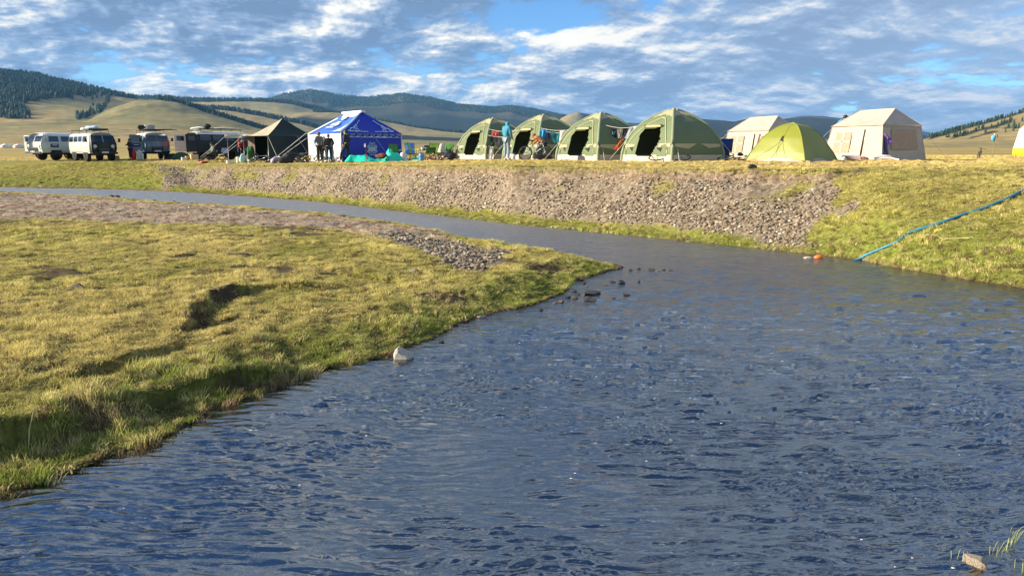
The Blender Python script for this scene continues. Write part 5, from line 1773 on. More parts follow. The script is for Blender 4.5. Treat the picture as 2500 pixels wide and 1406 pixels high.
# ------------------------------------------------------------------ vans
def van(px, Y, view_deg, body, roofc, label, rack=None, doors=(), stickers=True, dirty=None):
    p = pt(px, Y)
    root = empty('van', p, R(view_deg) - az(px), label, 'van', 'off-road vans parked at the left of the camp')
    ZF = [.62, .9, 1.15, 1.35, 1.6, 1.9, 2.08]; XF = [2.05, 2.15, 2.18, 2.12, 2.01, 1.86, 1.68]
    xf = lambda z: float(np.interp(z, ZF, XF))
    half = [(.90, .58), (.945, .75), (.965, .95), (.965, 1.25), (.94, 1.42), (.91, 1.65), (.865, 1.86), (.80, 1.96), (.68, 2.03), (.40, 2.075), (0, 2.09)]
    ring = half + [(-y, z) for y, z in half[-2::-1]]
    n = len(ring)
    T_ = [0, .006, .02, .06, .3, .6, .85, .92, .96, .985, 1.0]
    S_ = [.88, .94, .98, 1.0, 1.0, 1.0, 1.0, .995, .975, .93, .86]
    vs = []
    for t, s in zip(T_, S_):
        for y, z in ring:
            zz = z if z < 1.9 else 1.9 + (z - 1.9) * (1 if .03 < t < .97 else .75)
            vs.append((-2.18 + t * (xf(z) + 2.18), y * s, zz))
    fs, top = [], []
    for i in range(len(T_) - 1):
        for k in range(n - 1):
            f = (i * n + k, (i + 1) * n + k, (i + 1) * n + k + 1, i * n + k + 1)
            zc = (ring[k][1] + ring[k + 1][1]) / 2
            (top if zc > 1.90 else fs).append(f)
    for base, fl in ((0, False), ((len(T_) - 1) * n, True)):
        for k in range(n // 2):
            a, b, c_, d = base + k, base + k + 1, base + n - 2 - k, base + n - 1 - k
            f = (a, b, c_, d) if b != c_ else (a, b, d)
            zc = (ring[k][1] + ring[k + 1][1]) / 2
            (top if zc > 1.90 else fs).append(f if fl else tuple(reversed(f)))
    fs.append(tuple(0 * n + i for i in (0, n - 1)) + tuple((len(T_) - 1) * n + i for i in (n - 1, 0)))

    def sub(f_):
        used = sorted({i for f in f_ for i in f}); rm = {a: b for b, a in enumerate(used)}
        return [vs[i] for i in used], [tuple(rm[i] for i in f) for f in f_]
    MB().add(*sub(fs), 0, True).build('body', body, root)
    MB().add(*sub(top), 0, True).build('roof', roofc, root)
    MB().box((0, 0, .52), (3.9, 1.2, .16)).build('chassis', M_black, root)
    ysd = lambda z: float(np.interp(z, [b for a, b in half[:9]], [a for a, b in half[:9]]))

    def side(x0, x1, z0, z1, sgn, off, name, mt, par=root, nz=4, xs=0.0):
        v_, f_ = [], []
        for j in range(nz + 1):
            z = z0 + (z1 - z0) * j / nz
            for x in (x0, x1 - xs * j / nz):
                v_.append((x, sgn * (ysd(z) + off), z))
        for j in range(nz): f_.append((2 * j, 2 * j + 1, 2 * j + 3, 2 * j + 2))
        return MB().add(v_, f_).build(name, mt, par)

    def front(y0, y1, z0, z1, off, name, mt, par=root, nz=4, ny=6):
        v_, f_ = [], []
        for j in range(nz + 1):
            z = z0 + (z1 - z0) * j / nz
            for i in range(ny + 1):
                y = y0 + (y1 - y0) * i / ny
                v_.append((xf(z) + off - 0.10 * max(0, abs(y) - .62), y, z))
        for j in range(nz):
            for i in range(ny):
                a = j * (ny + 1) + i
                f_.append((a, a + 1, a + ny + 2, a + ny + 1))
        return MB().add(v_, f_).build(name, mt, par)
    for sgn in (-1, 1):
        if ('fl', sgn) not in doors:
            d = side(.72, 1.74, .66, 1.90, sgn, .012, 'door', body, xs=.12)
            side(.80, 1.62, 1.40, 1.80, sgn, .024, 'window', M_glass, d, xs=.08)
            MB().box((.86, sgn * .985, 1.30), (.13, .03, .03)).build('handle', M_steel, d)
            if stickers:
                st_ = side(.86, 1.52, .98, 1.24, sgn, .024, 'sticker', M_navy, d)
        for x0, x1 in ((-.12, .58), (-1.02, -.28), (-1.95, -1.18)):
            side(x0, x1, 1.42, 1.80, sgn, .016, 'window', M_glass)
        side(-1.1, .60, .66, .68, sgn, .02, 'side_trim', M_black)
        for xw in (1.06, -1.24):
            MB().lathe([(0, 0), (.44, 0), (.47, .02)], 20, (xw, sgn * .93, .50), 'y').build('wheel_arch', M_black, root)
            w = MB().lathe([(.20, -.11), (.36, -.11), (.385, -.07), (.385, .07), (.36, .11), (.20, .11)], 22, (xw, sgn * .78, .385), 'y').build('wheel', M_black, root)
            MB().lathe([(0, 0), (.10, 0), (.17, .03), (.21, 0)], 14, (xw, sgn * .895, .385), 'y').build('rim', M_steel, w)
        # mirrors
        mr = MB().box((1.98, sgn * 1.14, 1.52), (.06, .15, .26)).build('mirror', M_black, root)
        MB().tube([(1.92, sgn * .93, 1.36), (1.97, sgn * 1.12, 1.45)], .012, 5).build('bracket', M_black, mr)
        hl = MB().lathe([(0, .02), (.085, .015), (.10, 0), (.115, -.04)], 16, (2.165, sgn * .60, 1.08), 'x').build('headlight', mat('headlight_glass', (.45, .47, .5), .15), root)
        MB().lathe([(.10, .018), (.125, .01), (.13, -.03)], 16, (2.165, sgn * .60, 1.08), 'x').build('ring', body, hl)
        MB().lathe([(0, .02), (.045, .01), (.05, -.02)], 10, (2.15, sgn * .66, .88), 'x').build('indicator', mat('amber', (.45, .18, .03), .4), root)
    ws = front(-.76, .76, 1.40, 1.84, .014, 'windscreen', M_glass, nz=5, ny=8)
    front(-.015, .015, 1.39, 1.85, .03, 'pillar', body, ws, ny=1)
    front(-.40, .40, .68, .98, .012, 'grille', M_black)
    for k in range(4): front(-.34, .34, .72 + k * .065, .735 + k * .065, .022, 'grille_bar', M_steel, nz=1)
    MB().box((2.24, 0, .60), (.10, 1.75, .13)).build('bumper', M_black, root)
    pl = MB().box((2.30, 0, .66), (.02, .46, .115)).build('number_plate', M_whitep, root)
    mb = MB()
    for i, w_p in enumerate((.03, .03, .03, .03, 0, .03, .03, .03)):
        if w_p: mb.box((2.312, -.18 + i * .05, .66), (.006, w_p, .06))
    mb.build('plate_marks', M_navy, pl)
    v_bk = MB().box((-2.2, 0, .60), (.08, 1.7, .12)).build('bumper', M_black, root)
    for s_ in (-1, 1):
        if 'rear' not in doors:
            MB().box((-2.187, s_ * .40, 1.58), (.02, .58, .38)).build('rear_window', M_glass, root)
    # doors standing open: hinge x, side, angle
    for d in doors:
        if d[0] == 'fl':
            sgn = d[1]
            e = MB()
            outl = [(0, .64), (0, 1.42), (-.10, 1.88), (-.86, 1.90), (-.92, 1.42), (-.92, .66)]
            vs_ = [(x, y, z) for y in (-.025, .025) for x, z in outl]
            m_ = len(outl)
            e.add(vs_, [tuple(range(m_)), tuple(reversed(range(m_, 2 * m_)))] + [(k, (k + 1) % m_, m_ + (k + 1) % m_, m_ + k) for k in range(m_)])
            ob = e.build('open_door', body, root, loc=(1.74, sgn * .96, 0), rot=(0, 0, -sgn * R(82)))
            MB().box((-.46, 0, 1.63), (.66, .066, .36)).build('window', M_glass, ob)
            MB().box((-.46, 0, 1.10), (.62, .062, .26)).build('sticker', M_navy if d[2] else mat('pink_sticker', (.55, .38, .42), .6), ob)
            MB().box((-.44, sgn * .036, 1.13), (.36, .01, .04)).build('lettering', M_whitep, ob)
            MB().box((-.1, sgn * .12, 1.52), (.13, .16, .22)).build('mirror', M_black, ob)
    if 'rear' in doors:
        for s_, an in ((1, 108), (-1, 95)):
            ob = MB().box((0, -s_ * .43, .62 + .62), (.04, .84, 1.24)).build('open_door', mat('pinkish_white', (.62, .52, .50), .6) if s_ > 0 else M_darkcloth, root, loc=(-2.18, s_ * .88, 0), rot=(0, 0, s_ * R(-an)))
            MB().box((-.0, -s_ * .43, 1.58), (.052, .5, .34)).build('window', M_glass, ob)
        MB().box((-2.186, 0, 1.28), (.02, 1.5, 1.15)).build('dark_interior', M_darkcloth, root)
    if stickers:
        for sgn in (-1, 1):
            if ('fl', sgn) not in [d[:2] for d in doors]:
                side(.98, 1.36, 1.12, 1.17, sgn, .030, 'lettering', M_whitep)
                side(1.42, 1.48, 1.08, 1.16, sgn, .030, 'logo', M_red)
    if rack:
        mb = MB()
        for sy in (-.72, .72): mb.tube([(-1.9, sy, 2.26), (1.35, sy, 2.26)], .022, 6)
        for k in range(7): mb.tube([(-1.9 + k * 3.25 / 6, -.72, 2.26), (-1.9 + k * 3.25 / 6, .72, 2.26)], .016, 5)
        for k in range(3):
            for sy in (-.72, .72): mb.tube([(-1.8 + k * 1.5, sy, 2.26), (-1.8 + k * 1.5, sy * 1.06, 1.98)], .016, 5)
        mb.build('roof_rack', M_black, root)
    return root


M_vA = mat('pale_green_van_paint', (0.42, 0.49, 0.45), 0.35, 0.05, coat=.3)
M_vB_shade = mat('shaded_van_paint', (0.025, 0.036, 0.032), 0.5, 0.06, spec=.3)  # darker copy of the silver paint, carries the shade on the front
M_vB2 = mat('silver_van_paint', (0.50, 0.50, 0.46), 0.35, 0.06, coat=.3)
M_vC = mat('blue_grey_van_paint', (0.13, 0.21, 0.27), 0.45, 0.05)
M_vD = mat('dark_teal_van_paint', (0.012, 0.022, 0.025), 0.5, 0.08, spec=.3)
VA = van(150, 59.0, 215, M_vA, M_whitep, 'pale green van at the far left with its passenger door open', doors=(('fl', -1, False),))
VB = van(228, 56.0, -71, M_vB2, M_vB2, 'silver van with painted front shade, roof rack and white bundle, second from left', rack=True, stickers=False)
VC = van(372, 60.0, -80, M_vC, M_whitep, 'blue-grey van facing the stream with boxes on its roof and open door', rack=True, doors=(('fl', -1, True),))
VD = van(541, 56.5, 25, M_vD, M_whitep, 'long dark van seen from the side behind the awning, rear doors open', rack=True, doors=('rear',), stickers=False)


def shade_front(root, mt):
    """the shade on the front and bonnet of this van is put into their colour"""
    for o in root.children:
        if o.name.startswith('body'):
            o.data.materials.append(mt)
            for pl in o.data.polygons:
                if pl.center.x > 1.62 and abs(pl.normal.x) > 0.25: pl.material_index = 1


shade_front(VB, M_vB_shade)


def on_van(root, name, label, cat, build, x, y, z, rz=0.0):
    M_ = Matrix.Translation(root.location) @ Matrix.Rotation(root.rotation_euler.z, 4, 'Z')
    q = M_ @ Vector((x, y, z))
    o = build(name)
    o.location = q; o.rotation_euler = (0, 0, root.rotation_euler.z + rz)
    return tag(o, label, cat)


on_van(VB, 'bundle', 'white and pale blue bundle tied on the roof of the silver van', 'bundle', lambda n: MB().blob((0, 0, .16), (.62, .40, .20), 4, .22, 2, 0, True).build(n, mat('pale_blue_sheet', (.50, .58, .74), .7)), -.2, .1, 2.26)
on_van(VB, 'duffel_bag', 'small white sack beside the blue bundle on the silver van roof', 'bag', lambda n: MB().blob((0, 0, .1), (.28, .2, .12), 8, .2, 2, 0, True).build(n, M_white), -.9, -.2, 2.26)
on_van(VB, 'folded_table', 'dark flat folded table at the front of the silver van roof rack', 'table', lambda n: MB().box((0, 0, .05), (.9, 1.3, .09)).build(n, mat('olive_board', (.07, .08, .05), .7)), .95, 0, 2.28)
on_van(VC, 'storage_box', 'grey and white box on the roof of the blue-grey van', 'box', lambda n: MB().box((0, 0, .19), (.5, .44, .38)).build(n, mat('grey_box', (.30, .32, .34), .7)), .2, 0.02, 2.28)
on_van(VC, 'storage_box', 'white crate beside the grey box on the blue-grey van roof', 'box', lambda n: MB().box((0, 0, .19), (.42, .22, .38)).build(n, mat('cream_box', (.66, .64, .52), .7)), .2, -.33, 2.28)
on_van(VC, 'duffel_bag', 'black and white bag standing left on the blue-grey van roof', 'bag', lambda n: MB().blob((0, 0, .16), (.2, .26, .2), 12, .25, 2).build(n, M_darkcloth), .2, -.72, 2.28)
on_van(VC, 'ladder', 'dark bars sticking out to the right from the blue-grey van roof rack', 'ladder', lambda n: MB().tube([(0, -1.6, .02), (0, .6, .08)], .035, 5).tube([(.3, -1.3, .02), (.3, .9, .03)], .03, 5).build(n, M_black), 0.5, .9, 2.28)
on_van(VC, 'red_cloth', 'small red cloth hanging on the front of the blue-grey van', 'cloth', lambda n: MB().add(*patch((0, -.14, -.16), (0, .14, -.2), (-.02, .16, .2), (-.02, -.12, .18), 6, 6, .03, 4), 0, True).build(n, mat('bright_red_cloth', (.60, .06, .06), .7)), 2.26, .60, 1.22)
on_van(VD, 'luggage_roll', 'dark round roll on the roof of the long dark van', 'bag', lambda n: MB().blob((0, 0, .15), (.25, .3, .2), 15, .1, 2, 0, True).build(n, M_darkcloth), -1.2, -.5, 2.28)
on_van(VD, 'luggage_pile', 'pale crumpled luggage sheet at the rear of the dark van roof', 'luggage', lambda n: MB().blob((0, 0, .06), (.4, .5, .12), 18, .3, 2).build(n, mat('mint_sheet', (.55, .66, .60), .7)), -1.75, -.2, 2.24)
on_van(VD, 'luggage_pile', 'low pale bundle midway along the dark van roof', 'luggage', lambda n: MB().blob((0, 0, .05), (.6, .3, .09), 19, .3, 2).build(n, mat('mint_sheet', (.55, .66, .60), .7)), .1, -.5, 2.27)

# ------------------------------------------------------------------ bicycles
def bicycle(loc_, rz, tilt, frame_col, label, group='bicycles lying about the camp', axis='x', lift=0.0):
    root = empty('bicycle', loc_, rz, label, 'bicycle', group)
    if axis == 'x': root.rotation_euler = (tilt, 0, rz)
    z0 = .34
    rw, fw, bb, st, hd_, hb = Vector((-.52, 0, z0)), Vector((.54, 0, z0)), Vector((-.05, 0, .30)), Vector((-.20, 0, .80)), Vector((.40, 0, .78)), Vector((.37, 0, .86))
    mb = MB()
    for a, b, r_ in ((bb, st, .019), (bb, hd_.lerp(hb, .0) + Vector((.02, 0, -.12)), .024), (st.lerp(bb, .08), hd_, .019)): mb.tube([a, b], r_, 6)
    for s_ in (-.05, .05):
        mb.tube([bb, rw + Vector((0, s_, 0))], .010, 5); mb.tube([st, rw + Vector((0, s_, 0))], .009, 5)
    mb.build('frame', frame_col, root)
    fk = MB().tube([hb, hd_ + Vector((.03, 0, -.14))], .020, 6)
    for s_ in (-.05, .05): fk.tube([hd_ + Vector((.03, s_, -.14)), fw + Vector((0, s_, 0))], .014, 5)
    fk.build('fork', frame_col, root)
    for c_ in (rw, fw):
        w = MB().tube([(c_.x + .335 * math.cos(a), 0, c_.z + .335 * math.sin(a)) for a in np.linspace(0, 2 * math.pi, 25)[:-1]], .026, 6, closed=True).build('wheel', M_black, root)
        rm_ = MB().tube([(c_.x + .305 * math.cos(a), 0, c_.z + .305 * math.sin(a)) for a in np.linspace(0, 2 * math.pi, 25)[:-1]], .012, 4, closed=True)
        for k in range(10):
            a = k * math.pi / 5
            rm_.tube([(c_.x, 0, c_.z), (c_.x + .30 * math.cos(a), 0, c_.z + .30 * math.sin(a))], .0025, 3, cap=False)
        rm_.build('rim', M_chrome, w)
    MB().tube([hb, hb + Vector((.05, 0, .05))], .016, 6).tube([hb + Vector((.05, -.33, .07)), hb + Vector((.06, 0, .05)), hb + Vector((.05, .33, .07))], .014, 6).build('handlebar', M_black, root)
    MB().tube([st, st + Vector((-.03, 0, .12))], .014, 6).blob(st + Vector((-.03, 0, .15)), (.14, .07, .03), 2, .1, 2).build('saddle', M_black, root)
    cr_ = MB().lathe([(0, .0), (.09, 0), (.09, .01), (0, .012)], 16, (bb.x, -.05, bb.z), 'y').tube([bb + Vector((0, -.07, 0)), bb + Vector((.12, -.08, -.12))], .01, 5).tube([bb + Vector((0, .07, 0)), bb + Vector((-.12, .08, .12))], .01, 5)
    cr_.box(bb + Vector((.13, -.12, -.13)), (.09, .07, .02)).box(bb + Vector((-.13, .12, .13)), (.09, .07, .02)).build('crank', M_steel, root)
    return root


M_bk = mat('black_frame', (0.02, 0.02, 0.025), 0.3)
M_bw = mat('white_frame', (0.6, 0.62, 0.62), 0.3)
M_bg = mat('silver_frame', (0.35, 0.38, 0.42), 0.3, metal=.6)
M_by = mat('yellow_frame', (0.50, 0.42, 0.06), 0.35)
bk = [(632, 46.2, .4, 1.05, M_bg, 'silver bicycle lying under the entrance of the dark green tent'),
      (655, 45.4, 2.2, 1.15, M_bw, 'white framed bicycle lying before the dark green tent wall'),
      (688, 45.6, 1.1, 1.18, M_bk, 'black bicycle lying where the pale guy lines meet the ground'),
      (720, 46.0, 2.8, 1.10, M_bk, 'black bicycle lying at the right corner of the dark green tent'),
      (757, 44.6, .2, 1.15, M_by, 'yellow marked bicycle lying before the white marquee wall'),
      (792, 44.2, 2.4, 1.12, M_bg, 'silver bicycle lying behind the feet of the standing group'),
      (842, 44.0, .7, 1.2, M_bk, 'black bicycle lying between the group and the turquoise tarp'),
      (428, 60.5, .5, 1.2, M_bk, 'black bicycle lying right of the blue-grey van'),
      (1632, 31.2, 2.75, 1.25, M_bk, 'black bicycle lying against the skirt of the largest green tent'),
      (1786, 32.4, .35, 1.33, M_bw, 'white and black bicycle lying left of the yellow-green dome')]
for px_, Y_, rz_, tl_, m_, lb in bk:
    p = pt(px_, Y_); p.z += 0.06
    bicycle(p, rz_, tl_, m_, lb)
p = pt(2390, 42.0)
bicycle(p + Vector((0, 0, .02)), view_rz(2390, 82), .18, M_bk, 'lone small dark bicycle on the open plain, seen end-on', None).scale = (.62, .62, .62)
p = pt(1306, 37.2)
bicycle(p, R(20), .12, M_bw, 'pale bicycle standing upright while a person mends it', None)

# ------------------------------------------------------------------ camp chairs
def camp_chair(px, Y, rzd, fab, label, back=.95, group='folding camp chairs'):
    p = pt(px, Y)
    root = empty('camp_chair', p, view_rz(px, rzd), label, 'chair', group)
    w, d, hs = .27, .25, .42
    cloth('seat', ((-w, -d, hs), (w, -d, hs), (w, d, hs - .05), (-w, d, hs - .05)), fab, root, n=6, m=6, amp=.01, sag=-.05)
    cloth('backrest', ((-w, d, hs - .02), (w, d, hs - .02), (w, d + .14, back), (-w, d + .14, back)), fab, root, n=6, m=8, amp=.02, sag=.05)
    for s_ in (-1, 1):
        MB().tube([(s_ * w, -d, .62), (s_ * w, d + .05, .60)], .02, 6).build('armrest', fab, root)
        MB().tube([(s_ * w, -d, 0), (s_ * w, d + .02, hs), (s_ * w, d + .14, back)], .012, 5).build('frame', M_black, root)
        MB().tube([(s_ * w, d + .1, 0), (s_ * w, -d, hs), (s_ * w, -d, .62)], .012, 5).build('frame', M_black, root)
    MB().tube([(-w, -d, 0), (w, -d, hs)], .011, 5).build('leg', M_black, root)
    MB().tube([(w, -d, 0), (-w, -d, hs)], .011, 5).build('leg', M_black, root)
    MB().tube([(-w, d + .1, 0), (w, d, hs)], .011, 5).build('leg', M_black, root)
    MB().tube([(w, d + .1, 0), (-w, d, hs)], .011, 5).build('leg', M_black, root)
    return root


M_cg = mat('green_chair_fabric', (.06, .20, .03), .8); M_cl = mat('lime_chair_fabric', (.32, .46, .07), .8); M_cb = mat('blue_chair_fabric', (.12, .30, .62), .8)
camp_chair(517, 49.5, -75, M_darkcloth, 'dark camp chair holding the seated person', .8)
camp_chair(540, 49.8, -40, M_navy, 'empty dark camp chair right of the seated person', .9)
camp_chair(966, 42.5, 20, M_cg, 'dark green camp chair by the right end of the blue marquee')
camp_chair(1003, 43.0, 10, M_cb, 'blue and grey camp chair beyond the turquoise tarp', 1.0)
camp_chair(1014, 42.0, 80, M_cl, 'narrow yellowish camp chair seen from the side, right of the blue chair', 1.0)
camp_chair(1064, 43.4, 15, M_cl, 'lime green camp chair above the firewood', .98)
camp_chair(1047, 42.4, 200, M_cg, 'low dark green camp chair left of the lime green one', .72)
camp_chair(1092, 43.6, -15, M_cg, 'green camp chair closest to the leftmost dome tent', .92)
camp_chair(1767, 33.6, -20, mat('royal_chair_fabric', (.02, .05, .22), .8), 'dark blue camp chair between the largest green tent and cream tent', .98)

# ------------------------------------------------------------------ far things: yurts and car
for px_, w_, lb in ((15, 1.0, 'white yurt far off at the left edge of the plain'), (46, 1.0, 'second white yurt far off, just left of the pale van')):
    p = pt(px_, 330)
    r_ = empty('yurt', p, 0, lb, 'yurt', 'white yurts far off on the plain')
    MB().lathe([(2.0, 0), (2.0, 1.15)], 20).build('wall', M_whitep, r_)
    MB().lathe([(2.08, 1.13), (1.3, 1.55), (.45, 1.88), (.4, 1.95)], 20).build('roof', M_white, r_)
    MB().box((.3, -2.0, .55), (.7, .1, 1.05)).build('door', M_card, r_)
p = pt(1046, 230)
r_ = empty('parked_car', p, view_rz(1046, 8), 'white car parked far off on the plain beyond the camp chairs', 'car')
MB().box((0, 0, .62), (4.3, 1.75, .62)).build('body', M_whitep, r_)
MB().box((-.2, 0, 1.22), (2.7, 1.6, .60), taper=.82).build('cabin', M_glass, r_)
MB().box((-.2, 0, 1.535), (2.15, 1.3, .05)).build('roof', M_whitep, r_)
for sx_ in (-1.35, 1.35):
    for sy_ in (-.8, .8): MB().lathe([(.0, -.1), (.34, -.1), (.34, .1), (0, .1)], 14, (sx_, sy_, .34), 'y').build('wheel', M_black, r_)

# ------------------------------------------------------------------ turquoise tarp and what lies on it
M_tarp = mat('turquoise_tarp', (0.02, 0.72, 0.50), 0.45, 0.12, 2, bump=0.02, bscale=5, trans=.15)


def tarp():
    p = pt(925, 41.6)
    root = empty('tarp', p, view_rz(925, 0), 'crumpled turquoise tarp spread in front of the blue marquee', 'tarp')
    nu, nv = 90, 30
    hp = [(-1.85, 0), (-1.75, .12), (-1.55, .40), (-1.25, .30), (-1.0, .38), (-.8, .42), (-.5, .28), (-.3, .14), (0.1, .10), (.30, .18), (.42, .55), (.52, .80), (.66, .78), (.8, .62), (1.0, .50), (1.25, .34), (1.5, .10), (1.65, .06), (1.9, .20), (2.2, .16), (2.45, .03)]
    vs, fs = [], []
    for j in range(nv + 1):
        v = j / nv
        for i in range(nu + 1):
            u = i / nu
            x = -1.85 + u * 4.3
            h = float(np.interp(x, [a for a, b in hp], [b for a, b in hp]))
            prof = math.sin(math.pi * v) ** .7
            n_ = float(fbm(x * 2.4, v * 3.1, 4, 141)); rdg = 1 - abs(float(fbm(x * 3.3, v * 4, 3, 142))) * 2
            z = max(0.01, h * prof * (0.80 + .35 * n_) + .07 * rdg * prof)
            y = (-.75 + v * 1.5) * (.85 + .25 * float(fbm(x * 1.5, v, 2, 143)))
            vs.append((x, y, z))
    fs = [(j * (nu + 1) + i, j * (nu + 1) + i + 1, (j + 1) * (nu + 1) + i + 1, (j + 1) * (nu + 1) + i) for j in range(nv) for i in range(nu)]
    MB().add(vs, fs, 0, False).build('sheet', M_tarp, root)


tarp()
p = pt(930, 41.0)
tag(MB().blob((0, 0, .22), (.30, .22, .15), 7, .2, 2, 0, True).build('sack', mat('rust_brown_cloth', (.13, .035, .025), .85), loc=(p.x, p.y, p.z + .08)), 'rust brown sack half wrapped in the turquoise tarp', 'sack')
p = pt(894, 40.6)
fp_ = empty('flag_pole', p, 0, 'short dark red pole with a small white tag stuck before the tarp', 'pole')
MB().tube([(0, 0, 0), (0, 0, .80)], .022, 6).build('shaft', mat('dark_red_pole', (.16, .02, .025), .5), fp_)
MB().tube([(0, 0, .78), (-.01, 0, .98)], .018, 6).build('tip', M_black, fp_)
cloth('tag', ((-.12, 0, .84), (-.02, 0, .80), (-.01, 0, 1.0), (-.10, 0, 1.0)), M_white, fp_, n=3, m=3, amp=.02)
p = pt(1028, 40.4)
jg = empty('water_jug', p, 0, 'translucent blue water jug standing at the right end of the tarp', 'jug')
MB().lathe([(.0, 0), (.125, 0), (.135, .03), (.135, .15), (.128, .17), (.135, .19), (.135, .33), (.12, .38), (.05, .42)], 20).build('body', M_blue, jg)
MB().lathe([(.05, .42), (.055, .47), (0, .475)], 12).build('cap', mat('dark_blue_cap', (.02, .08, .28), .4), jg)

# firewood
M_log = mat('firewood', (.42, .29, .18), .9, .25, 9); M_log2 = mat('old_firewood', (.16, .10, .07), .9, .25, 9)
rl_ = random.Random(5)
for i in range(14):
    px_ = 1042 + i * 3.4; Y_ = 41.2 + rl_.uniform(-.3, .5)
    p = pt(px_, Y_)
    L_g = rl_.uniform(.25, .45); r0_ = rl_.uniform(.04, .07)
    o = MB().tube([(-L_g / 2, 0, 0), (0, 0.01, .005), (L_g / 2, 0, 0)], [r0_, r0_ * 1.1, r0_ * .9], 7).build('log', (M_log, M_log2)[i % 3 == 0], loc=(p.x, p.y, p.z + .06 + rl_.choice((0, .10, .18))), rot=(rl_.uniform(-.3, .3), rl_.uniform(-.9, .9), rl_.uniform(0, 3)))
    tag(o, 'one of the short split logs heaped under the lime green camp chair', 'firewood', 'split logs under the camp chairs')

# small things standing on the ground: name, px, Y, builder, label, category
def sbox(w, d, h, m_): return lambda n: MB().box((0, 0, h / 2), (w, d, h)).build(n, m_)
def sblob(w, d, h, m_, s=1, ro=.2): return lambda n: MB().blob((0, 0, h * .8), (w / 2, d / 2, h), s, ro, 2, 0, True, flat=-.8).build(n, m_)
def scyl(r_, h, m_): return lambda n: MB().lathe([(0, 0), (r_ * .95, 0), (r_, h * .1), (r_, h * .9), (r_ * .9, h), (0, h)], 16).build(n, m_)


def bucket(n):
    r_ = empty(n, (0, 0, 0))
    MB().lathe([(.10, 0), (.13, .28), (.12, .28), (.09, .02)], 16).build('pail', M_whitep, r_)
    MB().tube([(-.13, 0, .27), (-.06, 0, .36), (.06, 0, .36), (.13, 0, .27)], .006, 4).build('handle', M_steel, r_)
    return r_


def jerry(n):
    r_ = empty(n, (0, 0, 0))
    MB().lathe([(0, 0), (.13, 0), (.16, .04), (.16, .62), (.10, .74), (.04, .78)], 16).build('body', M_red, r_)
    MB().lathe([(.10, .76), (.10, .84), (.09, .84)], 12).build('collar', M_red, r_)
    return r_


